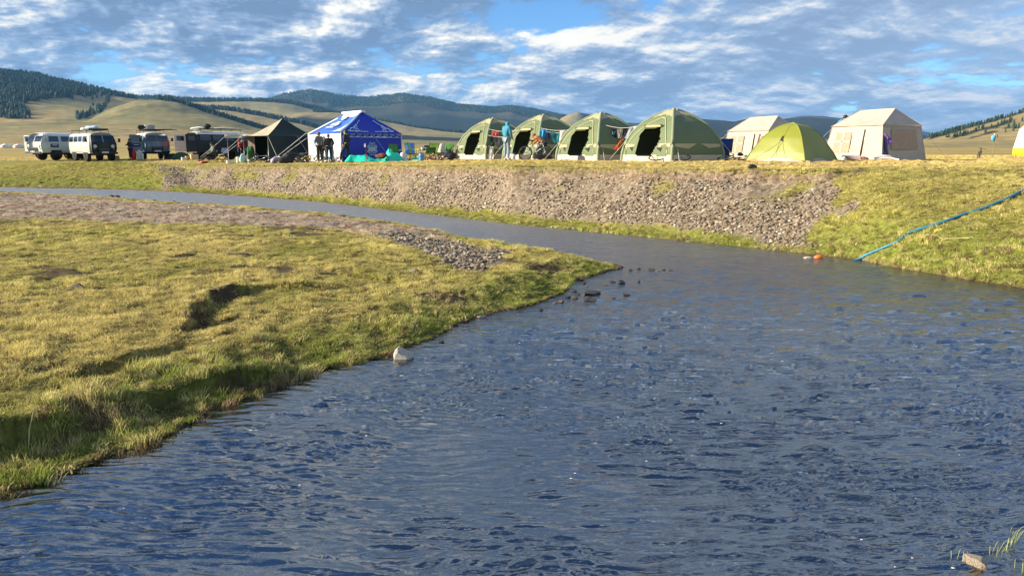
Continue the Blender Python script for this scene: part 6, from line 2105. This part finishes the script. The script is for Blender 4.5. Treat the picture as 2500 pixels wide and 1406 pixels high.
SMALL = [('cardboard_box', 283, 57.5, sbox(.34, .3, .34, M_card), 'tan carton standing right of the silver van', 'box'),
         ('plastic_basin', 301, 57.0, scyl(.2, .12, mat('mint_green_plastic', (.12, .60, .28), .4)), 'mint green basin on the grass between two vans', 'basin'),
         ('gas_cylinder', 326, 57.2, jerry, 'tall red gas cylinder beside the dark dressed person by the vans', 'gas cylinder'),
         ('duffel_bag', 338, 57.2, sblob(.3, .25, .4, mat('white_black_bag', (.55, .55, .48), .8), 3, .3), 'white bag leaning behind the red gas cylinder', 'bag'),
         ('water_can', 346, 57.5, scyl(.1, .48, M_white), 'slim white can just left of the blue-grey van wheel', 'can'),
         ('gear_pile', 418, 59.5, sblob(1.0, .6, .3, M_darkcloth, 5, .35), 'dark heap of gear on the ground right of the blue-grey van', 'luggage'),
         ('gear_pile', 440, 58.6, sblob(1.1, .5, .28, mat('dark_green_gear', (.02, .09, .05), .8), 6, .35), 'dark green heap of gear left of the open van doors', 'luggage'),
         ('cardboard_box', 459, 54.4, sbox(.42, .34, .30, M_card), 'orange brown carton under the open rear van doors', 'box'),
         ('cardboard_box', 473, 54.2, sbox(.5, .36, .42, mat('pale_card', (.62, .42, .22), .9)), 'larger pale carton right under the open rear van doors', 'box'),
         ('crate', 448, 54.0, sbox(.35, .3, .22, mat('white_crate', (.62, .58, .54), .7)), 'small white crate left of the cartons by the dark van', 'crate'),
         ('plastic_basin', 495, 49.5, scyl(.26, .14, M_red), 'flat red basin on the ground left of the seated person', 'basin'),
         ('cooler_box', 560, 47.6, sbox(.42, .32, .20, mat('cooler_cream', (.60, .58, .46), .6)), 'cream box under the awning pole', 'box'),
         ('water_can', 580, 47.4, scyl(.12, .40, mat('cream_can', (.66, .60, .46), .6)), 'cream can before the person in red', 'can'),
         ('duffel_bag', 591, 47.2, sblob(.45, .3, .28, mat('mint_bag', (.40, .62, .62), .7), 9, .3), 'pale mint bag on the ground by the awning pole', 'bag'),
         ('duffel_bag', 612, 48.6, sblob(.5, .4, .55, mat('forest_green_bag', (.02, .12, .03), .8), 10, .3), 'dark green bag inside the open side of the dark tent', 'bag'),
         ('water_can', 606, 46.4, scyl(.07, .24, M_white), 'small white bottle on the grass before the dark tent', 'bottle'),
         ('duffel_bag', 668, 45.0, sblob(.5, .3, .22, mat('lilac_bag', (.52, .44, .58), .7), 14, .35), 'lilac and white bag among the bicycles', 'bag'),
         ('duffel_bag', 704, 44.6, sblob(.9, .5, .34, M_darkcloth, 16, .3), 'large black bag among the bicycles by the dark tent', 'bag'),
         ('duffel_bag', 738, 44.9, sblob(.8, .4, .30, mat('charcoal_bag', (.05, .05, .055), .8), 17, .3), 'charcoal bag left of the white marquee wall', 'bag'),
         ('duffel_bag', 986, 41.6, sblob(.55, .35, .26, mat('pale_lilac_bag', (.60, .60, .68), .7), 20, .3), 'pale bag between the tarp and the blue camp chair', 'bag'),
         ('duffel_bag', 1078, 43.6, sblob(.5, .3, .5, mat('pale_pink_bag', (.55, .50, .50), .7), 21, .3), 'pale pile between the two green camp chairs', 'bag'),
         ('duffel_bag', 1098, 41.2, sblob(.6, .4, .30, M_darkcloth, 22, .2), 'black bag in the shade left of the first dome tent', 'bag'),
         ('bucket', 1253, 36.6, bucket, 'white bucket right of the person in the blue hood', 'bucket'),
         ('bucket', 1245, 37.2, bucket, 'second white bucket, just behind the blue hooded person', 'bucket'),
         ('sleeping_roll', 2079, 33.4, lambda n: MB().tube([(-.38, 0, .11), (.38, 0.05, .11)], .11, 12).build(n, mat('taupe_roll', (.26, .20, .20), .85)), 'rolled taupe mat lying before the right cream tent', 'mat'),
         ('shoe_pile', 2062, 33.2, sblob(.2, .15, .10, M_white, 25), 'small white bundle at the left end of the taupe roll', 'bundle'),
         ('boots', 2112, 33.3, sblob(.35, .18, .08, mat('reddish_brown', (.24, .11, .09), .8), 26, .3), 'reddish brown shoes between the roll and the blanket', 'shoes'),
         ('duffel_bag', 1772, 33.0, sblob(.35, .25, .30, M_navy, 28, .2), 'navy bag at the foot of the dark blue camp chair', 'bag'),
         ('boots', 1322, 36.9, sblob(.9, .4, .18, M_black, 29, .25), 'black bag lying in the shade under the mended bicycle', 'bag'),
         ('step_crate', 2040, 37.4, sbox(.45, .4, .42, M_card), 'crate under the feet of the person leaning over the right cream tent', 'crate'),
         ('cardboard_box', 1283, 38.4, sbox(.8, .3, .28, M_tskirt), 'long cream cool box before the second dome tent door', 'box')]
for nm, px_, Y_, fn, lb, ct in SMALL:
    o = fn(nm)
    p = pt(px_, Y_)
    o.location = p; o.rotation_euler = (0, 0, view_rz(px_, 12))
    tag(o, lb, ct)

# blanket bundle by the cream tent corner
p = pt(2165, 32.5)
M_str = mat('maroon_stripe', (.22, .09, .09), .8)
bb_ = MB()
for j in range(9):
    vs_, fs_ = [], []
    bb_.tube([(-.48 + j * .02 + .10 * math.sin(j), -.12 + j * .03, .05 + .012 * j), (-.2, -.1 + j * .03, .10 + .016 * j), (.15, -.05 + j * .02, .11 + .012 * j), (.5 - .03 * j, .02 * j, .05 + .006 * j)], .035, 6, j % 2)
tag(bb_.build('blanket', [M_white, M_str], loc=p, rot=(0, 0, view_rz(2165, 10))), 'folded blanket with maroon stripes at the near corner of the right cream tent', 'blanket')

# ------------------------------------------------------------------ washing lines and clothes
def hang(name, label, cat, q, Y, mt, seed=0, amp=.05, dY=0.0, group=None):
    """cloth from four picture corners (top-left, top-right, bottom-right, bottom-left) at distance Y"""
    c = [at_y(a, b, Y + (dY if k in (1, 2) else 0)) for k, (a, b) in enumerate(q)]
    o0 = sum(c, Vector()) / 4
    c = [v - o0 for v in c]
    mb = MB()
    vs, fs = patch(c[3], c[2], c[1], c[0], 10, 10, amp, seed, freq=4)
    mb.add(vs, fs, 0, True)
    vs2 = [Vector(v) + Vector((0, .02, 0)) for v in vs]
    mb.add(vs2, [tuple(reversed(f)) for f in fs], 0, True)
    o = mb.build(name, mt, loc=o0)
    return tag(o, label, cat, group)


def line_between(a, b, label, sag=.12, r=.010):
    A, B = Vector(a), Vector(b)
    pts = [A.lerp(B, t / 10) - Vector((0, 0, sag * math.sin(math.pi * t / 10))) - A for t in range(11)]
    o = MB().tube(pts, r, 5).build('clothesline', M_rope, loc=A)
    return tag(o, label, 'clothesline')


line_between(at_y(1192, 315, 41.6), at_y(1262, 318, 39.6), 'clothesline between the first and second dome tents', .10)
line_between(at_y(1190, 330, 41.5), at_y(1240, 334, 40.2), 'lower clothesline behind the red shorts', .06)
line_between(at_y(1316, 312, 38.6), at_y(1406, 314, 36.6), 'clothesline carrying the blue shirt and cream towel', .12)
line_between(at_y(1316, 318, 38.6), at_y(1398, 322, 36.8), 'second clothesline just under the one with the blue shirt', .10)
line_between(at_y(1468, 303, 35.6), at_y(1566, 307, 34.0), 'clothesline carrying socks and the white towel', .14)
hang('red_shorts', 'bright red shorts hanging left of the blue hooded person', 'shorts', [(1201, 320), (1218, 320), (1217, 334), (1200, 333)], 40.9, mat('coral_red_cloth', (.62, .10, .09), .8), 1)
hang('dark_trousers', 'black trousers hanging under the red shorts', 'trousers', [(1196, 335), (1208, 335), (1206, 358), (1198, 358)], 40.7, M_darkcloth, 2)
hang('dark_jacket', 'grey and black jacket hanging beside the black trousers', 'jacket', [(1209, 334), (1221, 336), (1222, 362), (1210, 357)], 40.7, mat('grey_black_cloth', (.08, .08, .10), .9), 3)
hang('plastic_bag', 'large white plastic bag hanging low by the first dome tent', 'bag', [(1196, 358), (1204, 358), (1205, 388), (1192, 390)], 40.4, M_white, 4, .12)
hang('blue_shirt', 'bright cyan blue shirt hanging on the line at left', 'shirt', [(1321, 315), (1336, 317), (1327, 346), (1317, 333)], 38.2, mat('cyan_blue_cloth', (.04, .36, .70), .8), 5, .10)
hang('navy_shirt', 'dark navy cloth between the cyan shirt and teal towel', 'cloth', [(1334, 322), (1344, 324), (1343, 342), (1330, 340)], 38.0, M_navy, 6)
hang('teal_towel', 'teal green towel hanging to a point on the line', 'towel', [(1343, 321), (1366, 322), (1363, 355), (1354, 354)], 37.7, mat('teal_cloth', (.03, .22, .26), .85), 7, .07)
hang('cream_towel', 'cream white towel draped beside the third dome tent', 'towel', [(1366, 320), (1384, 317), (1374, 345), (1365, 356)], 37.0, M_white, 8, .07)
for i, a in enumerate((1476, 1480, 1484, 1488)):
    hang('sock', 'one of four brownish socks pegged in a row on the right clothesline', 'sock', [(a, 310 + i * .6), (a + 3, 310 + i * .6), (a + 3.4, 322 + i), (a + 1, 321 + i)], 35.4, mat('brown_sock', (.22, .13, .10), .9), 20 + i, .01, group='socks on the right clothesline')
sh = hang('dark_tshirt', 'black t-shirt with a small cyan emblem on the right clothesline', 't-shirt', [(1492, 315), (1506, 315), (1506, 337), (1491, 335)], 35.2, M_darkcloth, 9, .03)
e0 = at_y(1498.5, 325, 35.14) - sh.location
MB().tube([e0 + Vector((-.06, 0, .06)), e0 + Vector((-.06, 0, -.03)), e0 + Vector((-.01, 0, -.07)), e0 + Vector((.04, 0, -.03)), e0 + Vector((.04, 0, .06))], .02, 5).build('emblem', mat('cyan_print', (.10, .50, .80), .6), sh)
hang('beige_shirt', 'beige shirt hanging between two black garments', 'shirt', [(1507, 315), (1521, 314), (1518, 337), (1509, 338)], 35.0, mat('beige_cloth', (.42, .38, .30), .85), 10)
hang('black_shorts', 'black shorts hanging left of the white towel', 'shorts', [(1521, 314), (1534, 313), (1526, 334), (1519, 330)], 34.8, M_darkcloth, 11)
hang('white_towel', 'white towel hanging slanted against the largest green tent', 'towel', [(1537, 311), (1559, 306), (1541, 337), (1525, 338)], 34.6, mat('towel_white', (.68, .68, .72), .85), 12, .06)
hang('orange_jacket', 'bright orange red jacket slung on a guy rope', 'jacket', [(1514, 344), (1522, 339), (1510, 366), (1498, 366)], 34.4, mat('orange_red_cloth', (.72, .11, .02), .7), 13, .12)
hang('mint_towel', 'pale mint shorts hanging lowest between third and fourth tents', 'shorts', [(1493, 339), (1505, 339), (1498, 360), (1493, 352)], 35.5, mat('mint_cloth', (.48, .58, .46), .85), 14)
hang('lilac_cloth', 'narrow lilac cloth hanging against the third dome tent', 'cloth', [(1468, 322), (1482, 332), (1481, 349), (1478, 344)], 35.9, mat('lilac_cloth', (.34, .42, .66), .85), 15, .02)
hang('grey_cloth', 'dark grey cloth low between the lilac and mint clothes', 'cloth', [(1482, 334), (1492, 335), (1492, 356), (1482, 354)], 35.8, mat('grey_cloth', (.12, .12, .13), .85), 16)
hang('purple_towel', 'purple towel hanging to a point at the cream tent corner', 'towel', [(2159, 325), (2164, 328), (2180, 344), (2169, 357)], 32.75, mat('purple_cloth', (.20, .10, .42), .85), 17, .09)
hang('blue_trousers', 'dark blue trousers with teal stripe hanging under the purple towel', 'trousers', [(2157, 330), (2165, 336), (2170, 378), (2157, 378)], 32.9, M_navy, 18, .04)
hang('blue_tarp', 'dark blue cloth stretched from the cream tent towards the camp chair', 'cloth', [(1754, 357), (1776, 342), (1774, 372), (1756, 388)], 35.0, M_navy, 19, .06)

# pole with bag on the plain; white and yellow tent at the right edge
p = pt(2424, 46.0)
r_ = empty('marker_pole', p, 0, 'thin pole on the plain with a small blue bag tied to its top', 'pole')
MB().tube([(0, 0, 0), (.01, 0, 1.35)], .018, 6).build('shaft', mat('olive_pole', (.22, .20, .08), .7), r_)
MB().blob((-.05, 0, 1.22), (.13, .10, .19), 3, .15, 2, 0, True).build('bag', mat('sky_blue_bag', (.10, .42, .66), .5), r_)
MB().tube([(0, 0, 1.35), (0, 0, 1.50)], .03, 6).build('tip', M_white, r_)
p = pt(2546, 38.0)
r_ = empty('shower_tent', p, view_rz(2546, 20), 'white upright tent with yellow hem cut by the right picture edge', 'tent')
M_yel = mat('yellow_hem', (.72, .56, .02), .6)
cv = [(1.30, .22), (1.29, .62), (1.20, 1.10), (1.12, 1.55), (.7, 1.95), (.1, 2.2)]
MB().lathe([(1.31, .22), (1.30, .60)], 12).build('hem', M_yel, r_)
MB().lathe([(1.305, .60)] + cv[1:], 12).build('canopy', M_whitep, r_)
for k in range(6):
    a = k * math.pi / 3 + .2
    MB().tube([(1.28 * math.cos(a), 1.28 * math.sin(a), 0), (1.28 * math.cos(a), 1.28 * math.sin(a), .3)], .015, 5).build('pole', M_steel, r_)

# hose, cord, float
pts = [on_ground(a, b) for a, b in ((2110, 630), (2130, 622), (2158, 612), (2182, 600), (2198, 588), (2215, 576), (2255, 563), (2300, 549), (2350, 530), (2400, 514), (2440, 499), (2470, 484), (2500, 468), (2540, 448), (2600, 425))]
sub_ = [Vector(at_z(2060, 638) + (-.06,)), Vector(at_z(2092, 635) + (.0,))]
hp_ = sub_ + [q + Vector((0, 0, .045)) for q in pts]
sm_ = []
for i in range(len(hp_) - 1):
    for t in range(5):
        t_ = t / 5
        p0, p1, p2, p3 = hp_[max(i - 1, 0)], hp_[i], hp_[i + 1], hp_[min(i + 2, len(hp_) - 1)]
        sm_.append(0.5 * ((2 * p1) + (p2 - p0) * t_ + (2 * p0 - 5 * p1 + 4 * p2 - p3) * t_ ** 2 + (3 * p1 - p0 - 3 * p2 + p3) * t_ ** 3))
sm_.append(hp_[-1])
tag(MB().tube(sm_, .030, 8).build('hose', mat('cyan_blue_hose', (.015, .18, .31), .5)), 'blue hose running up the grassy bank from the stream', 'hose')
pts = [on_ground(a, b) + Vector((0, 0, .06)) for a, b in ((2245, 586), (2262, 584), (2284, 582), (2300, 590), (2315, 594), (2340, 592), (2366, 589))]
tag(MB().tube(pts, .0045, 5).build('straw', mat('dry_straw', (.60, .52, .28), .9)), 'long pale dry stalk lying on the grassy bank below the hose', 'plant')
x, y = at_z(1998, 631)
r_ = tag(MB().blob((0, 0, .03), (.10, .06, .05), 6, .2, 2).build('float', mat('orange_plastic', (.72, .16, .02), .5), loc=(x, y, 0)), 'small orange float bobbing near the far bank', 'float')
x, y = at_z(1972, 631)
tag(MB().blob((0, 0, .01), (.11, .07, .04), 8, .2, 1).build('rock', M_tan, loc=(x, y, 0)), 'pale grey stone awash left of the orange float', 'rock')

# thin reeds and stalks
M_reed = mat('reed_green', (.34, .38, .14), .7)


def reeds(px_, py_, n, h, label, seed):
    rr = random.Random(seed)
    x, y = at_z(px_, py_)
    mb = MB()
    for k in range(n):
        a = rr.uniform(-.6, 1.2); q = h * rr.uniform(.5, 1.1)
        bx_, by_ = rr.uniform(-.04, .04), rr.uniform(-.03, .03)
        mb.tube([(bx_, by_, -.05), (bx_ + q * .15 * math.cos(a), by_, q * .5), (bx_ + q * .6 * math.cos(a), by_ + .03, q * .9), (bx_ + q * .95 * math.cos(a), by_ + .05, q * .95)], [.0024, .0021, .0016, .0006], 4)
    return tag(mb.build('reed_tuft', M_reed, loc=(x, y, 0)), label, 'reeds')


reeds(2418, 1362, 5, .11, 'few thin pale reeds just right of the rounded tan rock', 1)
reeds(2462, 1340, 9, .14, 'thickest reed tuft, at the lower right corner of the stream', 2)
reeds(2340, 1370, 4, .07, 'smallest reed tuft left of the rounded tan rock', 3)
reeds(2490, 1395, 4, .08, 'reed tuft touching the bottom right corner', 4)
q = on_ground(70, 1105)
tag(MB().tube([q, q + Vector((.03, 0, .2)), q + Vector((.09, .02, .40))], [.004, .0035, .002], 5).build('dry_stalk', mat('dry_straw', (.60, .52, .28), .9)), 'single tall dry stalk rising from the near grassy bank at left', 'plant')
# ------------------------------------------------------------------ people
def skin(name, chains, mt, parent, levels=1):
    """one continuous surface grown round chains of (point, radius); chains share points by name"""
    names, verts, rad, edges = {}, [], [], []
    for ch in chains:
        prev = None
        for nm, p, r_ in ch:
            if nm not in names:
                names[nm] = len(verts); verts.append(tuple(p)); rad.append(r_)
            if prev is not None and prev != names[nm]: edges.append((prev, names[nm]))
            prev = names[nm]
    me = bpy.data.meshes.new(name)
    me.from_pydata(verts, edges, [])
    tmp = bpy.data.objects.new(name + '_tmp', me)
    COL.objects.link(tmp)
    md = tmp.modifiers.new('s', 'SKIN')
    md.use_smooth_shade = True
    for i, sv in enumerate(me.skin_vertices[0].data):
        sv.radius = (rad[i], rad[i]) if not isinstance(rad[i], tuple) else rad[i]
        sv.use_root = (i == 0)
    sb = tmp.modifiers.new('b', 'SUBSURF'); sb.levels = levels; sb.render_levels = levels
    dg = bpy.context.evaluated_depsgraph_get()
    out = bpy.data.meshes.new_from_object(tmp.evaluated_get(dg))
    bpy.data.objects.remove(tmp)
    out.materials.clear(); out.materials.append(mt)
    o = link_mesh(name, out, parent)
    return o


def V3(*a): return Vector(a)


def person(px, Y, face_deg, pose, label, jacket, trousers, shoes, hair, hat=None, hood=False, scale=1.0, extra=None, loc=None):
    p = loc or pt(px, Y)
    root = empty('person', p, R(face_deg) - az(px), label, 'person')
    root.scale = (scale,) * 3
    J = {'pel': (0, 0, .95), 'wai': (0, .0, 1.10), 'che': (0, .0, 1.32), 'nek': (0, .01, 1.50), 'hed': (0, .03, 1.60), 'top': (0, .02, 1.72)}
    for s, k in ((-1, 'l'), (1, 'r')):
        J.update({'sh' + k: (s * .19, 0, 1.43), 'el' + k: (s * .245, -.02, 1.15), 'wr' + k: (s * .25, .07, .92), 'hip' + k: (s * .095, 0, .90), 'kn' + k: (s * .11, .02, .50), 'an' + k: (s * .12, -.02, .09), 'to' + k: (s * .14, .16, .035)})
    J.update(pose)
    J = {k: Vector(v) for k, v in J.items()}
    hd_dir = (J['top'] - J['hed']).normalized()
    fw = Vector(pose.get('look', (0, 1, 0))).normalized()
    chains = [[('pel', J['pel'], .13), ('wai', J['wai'], .12), ('che', J['che'], .14), ('nek', J['nek'], .055), ('hed', J['hed'], .085), ('top', J['top'] - hd_dir * .05, .075)]]
    chains.append([('hed', J['hed'], .085), ('nose', J['hed'] + fw * .115 + hd_dir * .0, .016)])
    side_ = fw.cross(hd_dir).normalized()
    for s_ in (-1, 1): chains.append([('hed', J['hed'], .085), ('ear%d' % s_, J['hed'] + side_ * (.088 * s_), .018)])
    for k in 'lr':
        wr_, el_ = J['wr' + k], J['el' + k]
        hd = (wr_ - el_).normalized()
        acr = hd.cross(Vector((0, 1, 0.2))).normalized()
        palm = wr_ + hd * .075
        chains.append([('che', J['che'], .14), ('sh' + k, J['sh' + k], .062), ('el' + k, el_, .044), ('wr' + k, wr_, .028), ('pa' + k, palm, .034)])
        for f_ in range(4):
            o_ = (f_ - 1.5) * .019
            ln_ = (.060, .070, .066, .052)[f_]
            b_ = palm + acr * o_ + hd * .02
            chains.append([('pa' + k, palm, .034), ('f%d%sa' % (f_, k), b_ + hd * ln_ * .5, .0095), ('f%d%sb' % (f_, k), b_ + hd * ln_ * .85 + Vector((0, .018, .0)), .0085)])
        chains.append([('pa' + k, palm, .034), ('th%sa' % k, wr_ + hd * .05 + acr * -.045 + Vector((0, .015, 0)), .011), ('th%sb' % k, wr_ + hd * .085 + acr * -.055 + Vector((0, .02, 0)), .009)])
        chains.append([('pel', J['pel'], .13), ('hip' + k, J['hip' + k], .085), ('kn' + k, J['kn' + k], .055), ('an' + k, J['an' + k], .037), ('to' + k, J['to' + k], .03)])
    skin('body', chains, M_skin, root)
    # jacket over torso and arms
    jc = [[('pel', J['pel'] + Vector((0, 0, -.02)), .150), ('wai', J['wai'], .150), ('che', J['che'], .175), ('col', J['nek'].lerp(J['che'], .25), .085)]]
    for k in 'lr': jc.append([('che', J['che'], .175), ('sh' + k, J['sh' + k], .085), ('el' + k, J['el' + k], .064), ('cu' + k, J['wr' + k].lerp(J['el' + k], .12), .047)])
    if hood: jc[0] += [('hood', J['hed'] - fw * .03, .115), ('hoodt', J['top'] - hd_dir * .03 - fw * .02, .09)]
    skin('jacket', jc, jacket, root)
    tcs = []
    for k in 'lr': tcs.append([('pel', J['pel'], .140), ('hip' + k, J['hip' + k], .100), ('kn' + k, J['kn' + k], .074), ('an' + k, J['an' + k] + Vector((0, 0, .03)), .058)])
    skin('trousers', tcs, trousers, root)
    for k in 'lr':
        a, t_ = J['an' + k], J['to' + k]
        skin('shoe', [[('h', a + Vector((0, -.01, -.02)), .052), ('t', t_, .040)]], shoes, root)
    if hat is not None:
        mb = MB().blob(J['hed'] + hd_dir * .055 - fw * .012, (.112, .118, .095), 3, .03, 2, 0, True, flat=-.35)
        mb.build('hat', hat, root)
    elif not hood:
        MB().blob(J['hed'] + hd_dir * .035 - fw * .028, (.100, .108, .110), 5, .05, 2, 0, True, flat=-.6).build('hair', hair, root)
    for s_ in (-1, 1):
        MB().blob(J['hed'] + fw * .088 + side_ * .032 * s_ + hd_dir * .018, (.011, .011, .011), 1, 0, 1, 0, True).build('eye', M_black, root)
    return root


M_jk = mat('black_jacket', (.016, .016, .020), .75, .2, bump=.006, bscale=14)
M_jg = mat('grey_puffer', (.13, .14, .15), .7, .25, bump=.012, bscale=12)
M_jgr = mat('green_grey_jacket', (.10, .15, .11), .75, .2, bump=.006, bscale=14)
M_jr = mat('red_jacket', (.32, .02, .03), .75, .15, bump=.006, bscale=14)
M_jb = mat('turquoise_fleece', (.035, .23, .34), .85, .12, bump=.006, bscale=14)
M_jb2 = mat('sky_blue_jacket', (.05, .26, .52), .75, .2, bump=.006, bscale=14)
M_jo = mat('orange_camo_jacket', (.42, .17, .06), .8, .35, 14, bump=.006, bscale=14)
M_tb = mat('black_trousers', (.018, .019, .024), .85, .2, bump=.005, bscale=14)
M_tg = mat('blue_grey_jeans', (.22, .29, .34), .85, .2, bump=.008, bscale=12)
M_sb = mat('dark_shoe', (.03, .025, .022), .7)
M_sw = mat('pale_shoe', (.55, .50, .44), .7)
M_hb = mat('black_hair', (.012, .010, .010), .6)
M_hr = mat('reddish_hair', (.16, .06, .035), .7)
POCK = {'ell': (-.30, -.07, 1.18), 'wrl': (-.19, .08, 1.02), 'elr': (.30, -.07, 1.18), 'wrr': (.19, .08, 1.02)}

person(780, 43.2, 35, {'ell': (-.24, .06, 1.17), 'wrl': (-.14, .20, 1.10), 'look': (.2, 1, 0)}, 'person in a grey and black jacket, leftmost of the standing trio', M_jg, M_tb, M_sw, M_hr)
person(803, 42.6, 5, dict(POCK, **{'hed': (0, .05, 1.59), 'kn' + 'l': (-.13, .02, .5)}), 'person in black seen from behind, hands in pockets, in the middle of the trio', M_jk, M_tb, M_sb, M_hr, scale=.92)
person(846, 42.6, 60, {'hipl': (-.09, 0, .9), 'knl': (-.10, .26, .52), 'anl': (-.10, .34, .10), 'tol': (-.10, .50, .04), 'knr': (.10, -.10, .48), 'anr': (.10, -.34, .12), 'tor': (.10, -.22, .035), 'elr': (.26, -.08, 1.16), 'wrr': (.20, .08, 1.0)}, 'tall person in a dark quilted jacket striding right of the trio', M_jk, M_tb, M_sb, M_hb, scale=1.04)
# a fourth figure half hidden between them
person(792, 44.4, 170, {'ell': (-.34, .02, 1.28), 'wrl': (-.40, .16, 1.34)}, 'dark person mostly hidden between the two people before the marquee', M_jk, M_tb, M_sb, M_hb, scale=.86)
person(318, 57.0, 60, {'ell': (-.22, .1, 1.2), 'wrl': (-.10, .26, 1.22)}, 'person in dark clothes standing beside the open blue-grey van door', M_jk, M_tb, M_sb, M_hb, scale=.93)
person(586, 50.4, 215, {'wai': (0, .04, 1.08), 'che': (0, .16, 1.26), 'nek': (0, .28, 1.38), 'hed': (0, .36, 1.42), 'top': (0, .46, 1.46), 'look': (0, .6, -1), 'shl': (-.19, .22, 1.33), 'shr': (.19, .22, 1.33), 'ell': (-.24, .28, 1.08), 'wrl': (-.20, .36, .86), 'elr': (.24, .28, 1.08), 'wrr': (.20, .36, .86)}, 'person in a dark red jacket bending under the awning', M_jr, M_tb, M_sb, M_hb, scale=.95)
person(1237, 34.8, -50, {'nek': (0, .04, 1.49), 'hed': (0, .08, 1.58), 'top': (0, .10, 1.70), 'look': (0, 1, -.45), 'ell': (-.25, .02, 1.15), 'wrl': (-.20, .16, .98), 'elr': (.25, .02, 1.15), 'wrr': (.18, .18, .98)}, 'person in a turquoise hooded fleece and jeans standing among the green tents', M_jb, M_tg, M_sw, M_hb, hood=True, scale=1.05)
# mending the bicycle, bent forward
person(1318, 37.5, 65, {'pel': (0, -.20, .80), 'hipl': (-.095, -.18, .76), 'hipr': (.095, -.18, .76), 'wai': (0, -.10, .94), 'che': (0, .08, 1.06), 'nek': (0, .24, 1.14), 'hed': (0, .32, 1.16), 'top': (0, .41, 1.22), 'look': (0, .8, -.8), 'shl': (-.19, .12, 1.10), 'shr': (.19, .12, 1.10), 'ell': (-.24, .30, .92), 'wrl': (-.12, .46, .80), 'elr': (.24, .30, .92), 'wrr': (.12, .46, .80), 'knl': (-.13, .12, .46), 'knr': (.13, .12, .46), 'anl': (-.12, -.06, .09), 'anr': (.12, -.06, .09), 'tol': (-.14, .12, .035), 'tor': (.14, .12, .035)},
       'person with reddish hair and patterned orange top bending over the upright bicycle', M_jo, M_tb, M_sb, M_hr)
person(2038, 37.4, -82, {'wai': (0, .05, 1.10), 'che': (0, .18, 1.30), 'nek': (0, .30, 1.45), 'hed': (0, .36, 1.52), 'top': (0, .42, 1.63), 'look': (0, 1, -.5), 'shl': (-.19, .20, 1.40), 'shr': (.19, .20, 1.40), 'ell': (-.24, .18, 1.12), 'wrl': (-.22, .22, .90), 'elr': (.24, .30, 1.14), 'wrr': (.18, .45, 1.0)}, 'person in a sky blue jacket leaning behind the right cream tent', M_jb2, M_tb, M_sb, M_hb, scale=1.05, loc=pt(2038, 37.4) + Vector((0, 0, .42)))
# seated in the camp chair, legs stretched out to the left
person(520, 49.5, 108, {'pel': (0, 0, .50), 'hipl': (-.10, .04, .50), 'hipr': (.10, .04, .50), 'wai': (0, -.02, .64), 'che': (0, -.02, .86), 'nek': (0, .02, 1.04), 'hed': (0, .06, 1.14), 'top': (0, .06, 1.26), 'shl': (-.19, -.01, .97), 'shr': (.19, -.01, .97), 'ell': (-.27, .08, .72), 'wrl': (-.20, .30, .62), 'elr': (.27, .08, .72), 'wrr': (.20, .30, .62),
       'knl': (-.12, .44, .50), 'knr': (.14, .44, .46), 'anl': (-.12, .72, .14), 'anr': (.14, .82, .10), 'tol': (-.12, .84, .20), 'tor': (.14, .95, .17), 'look': (-.3, 1, 0)}, 'person in a green-grey jacket sitting in a camp chair, legs stretched out', M_jgr, M_tb, M_sb, M_hb, hat=M_jk)
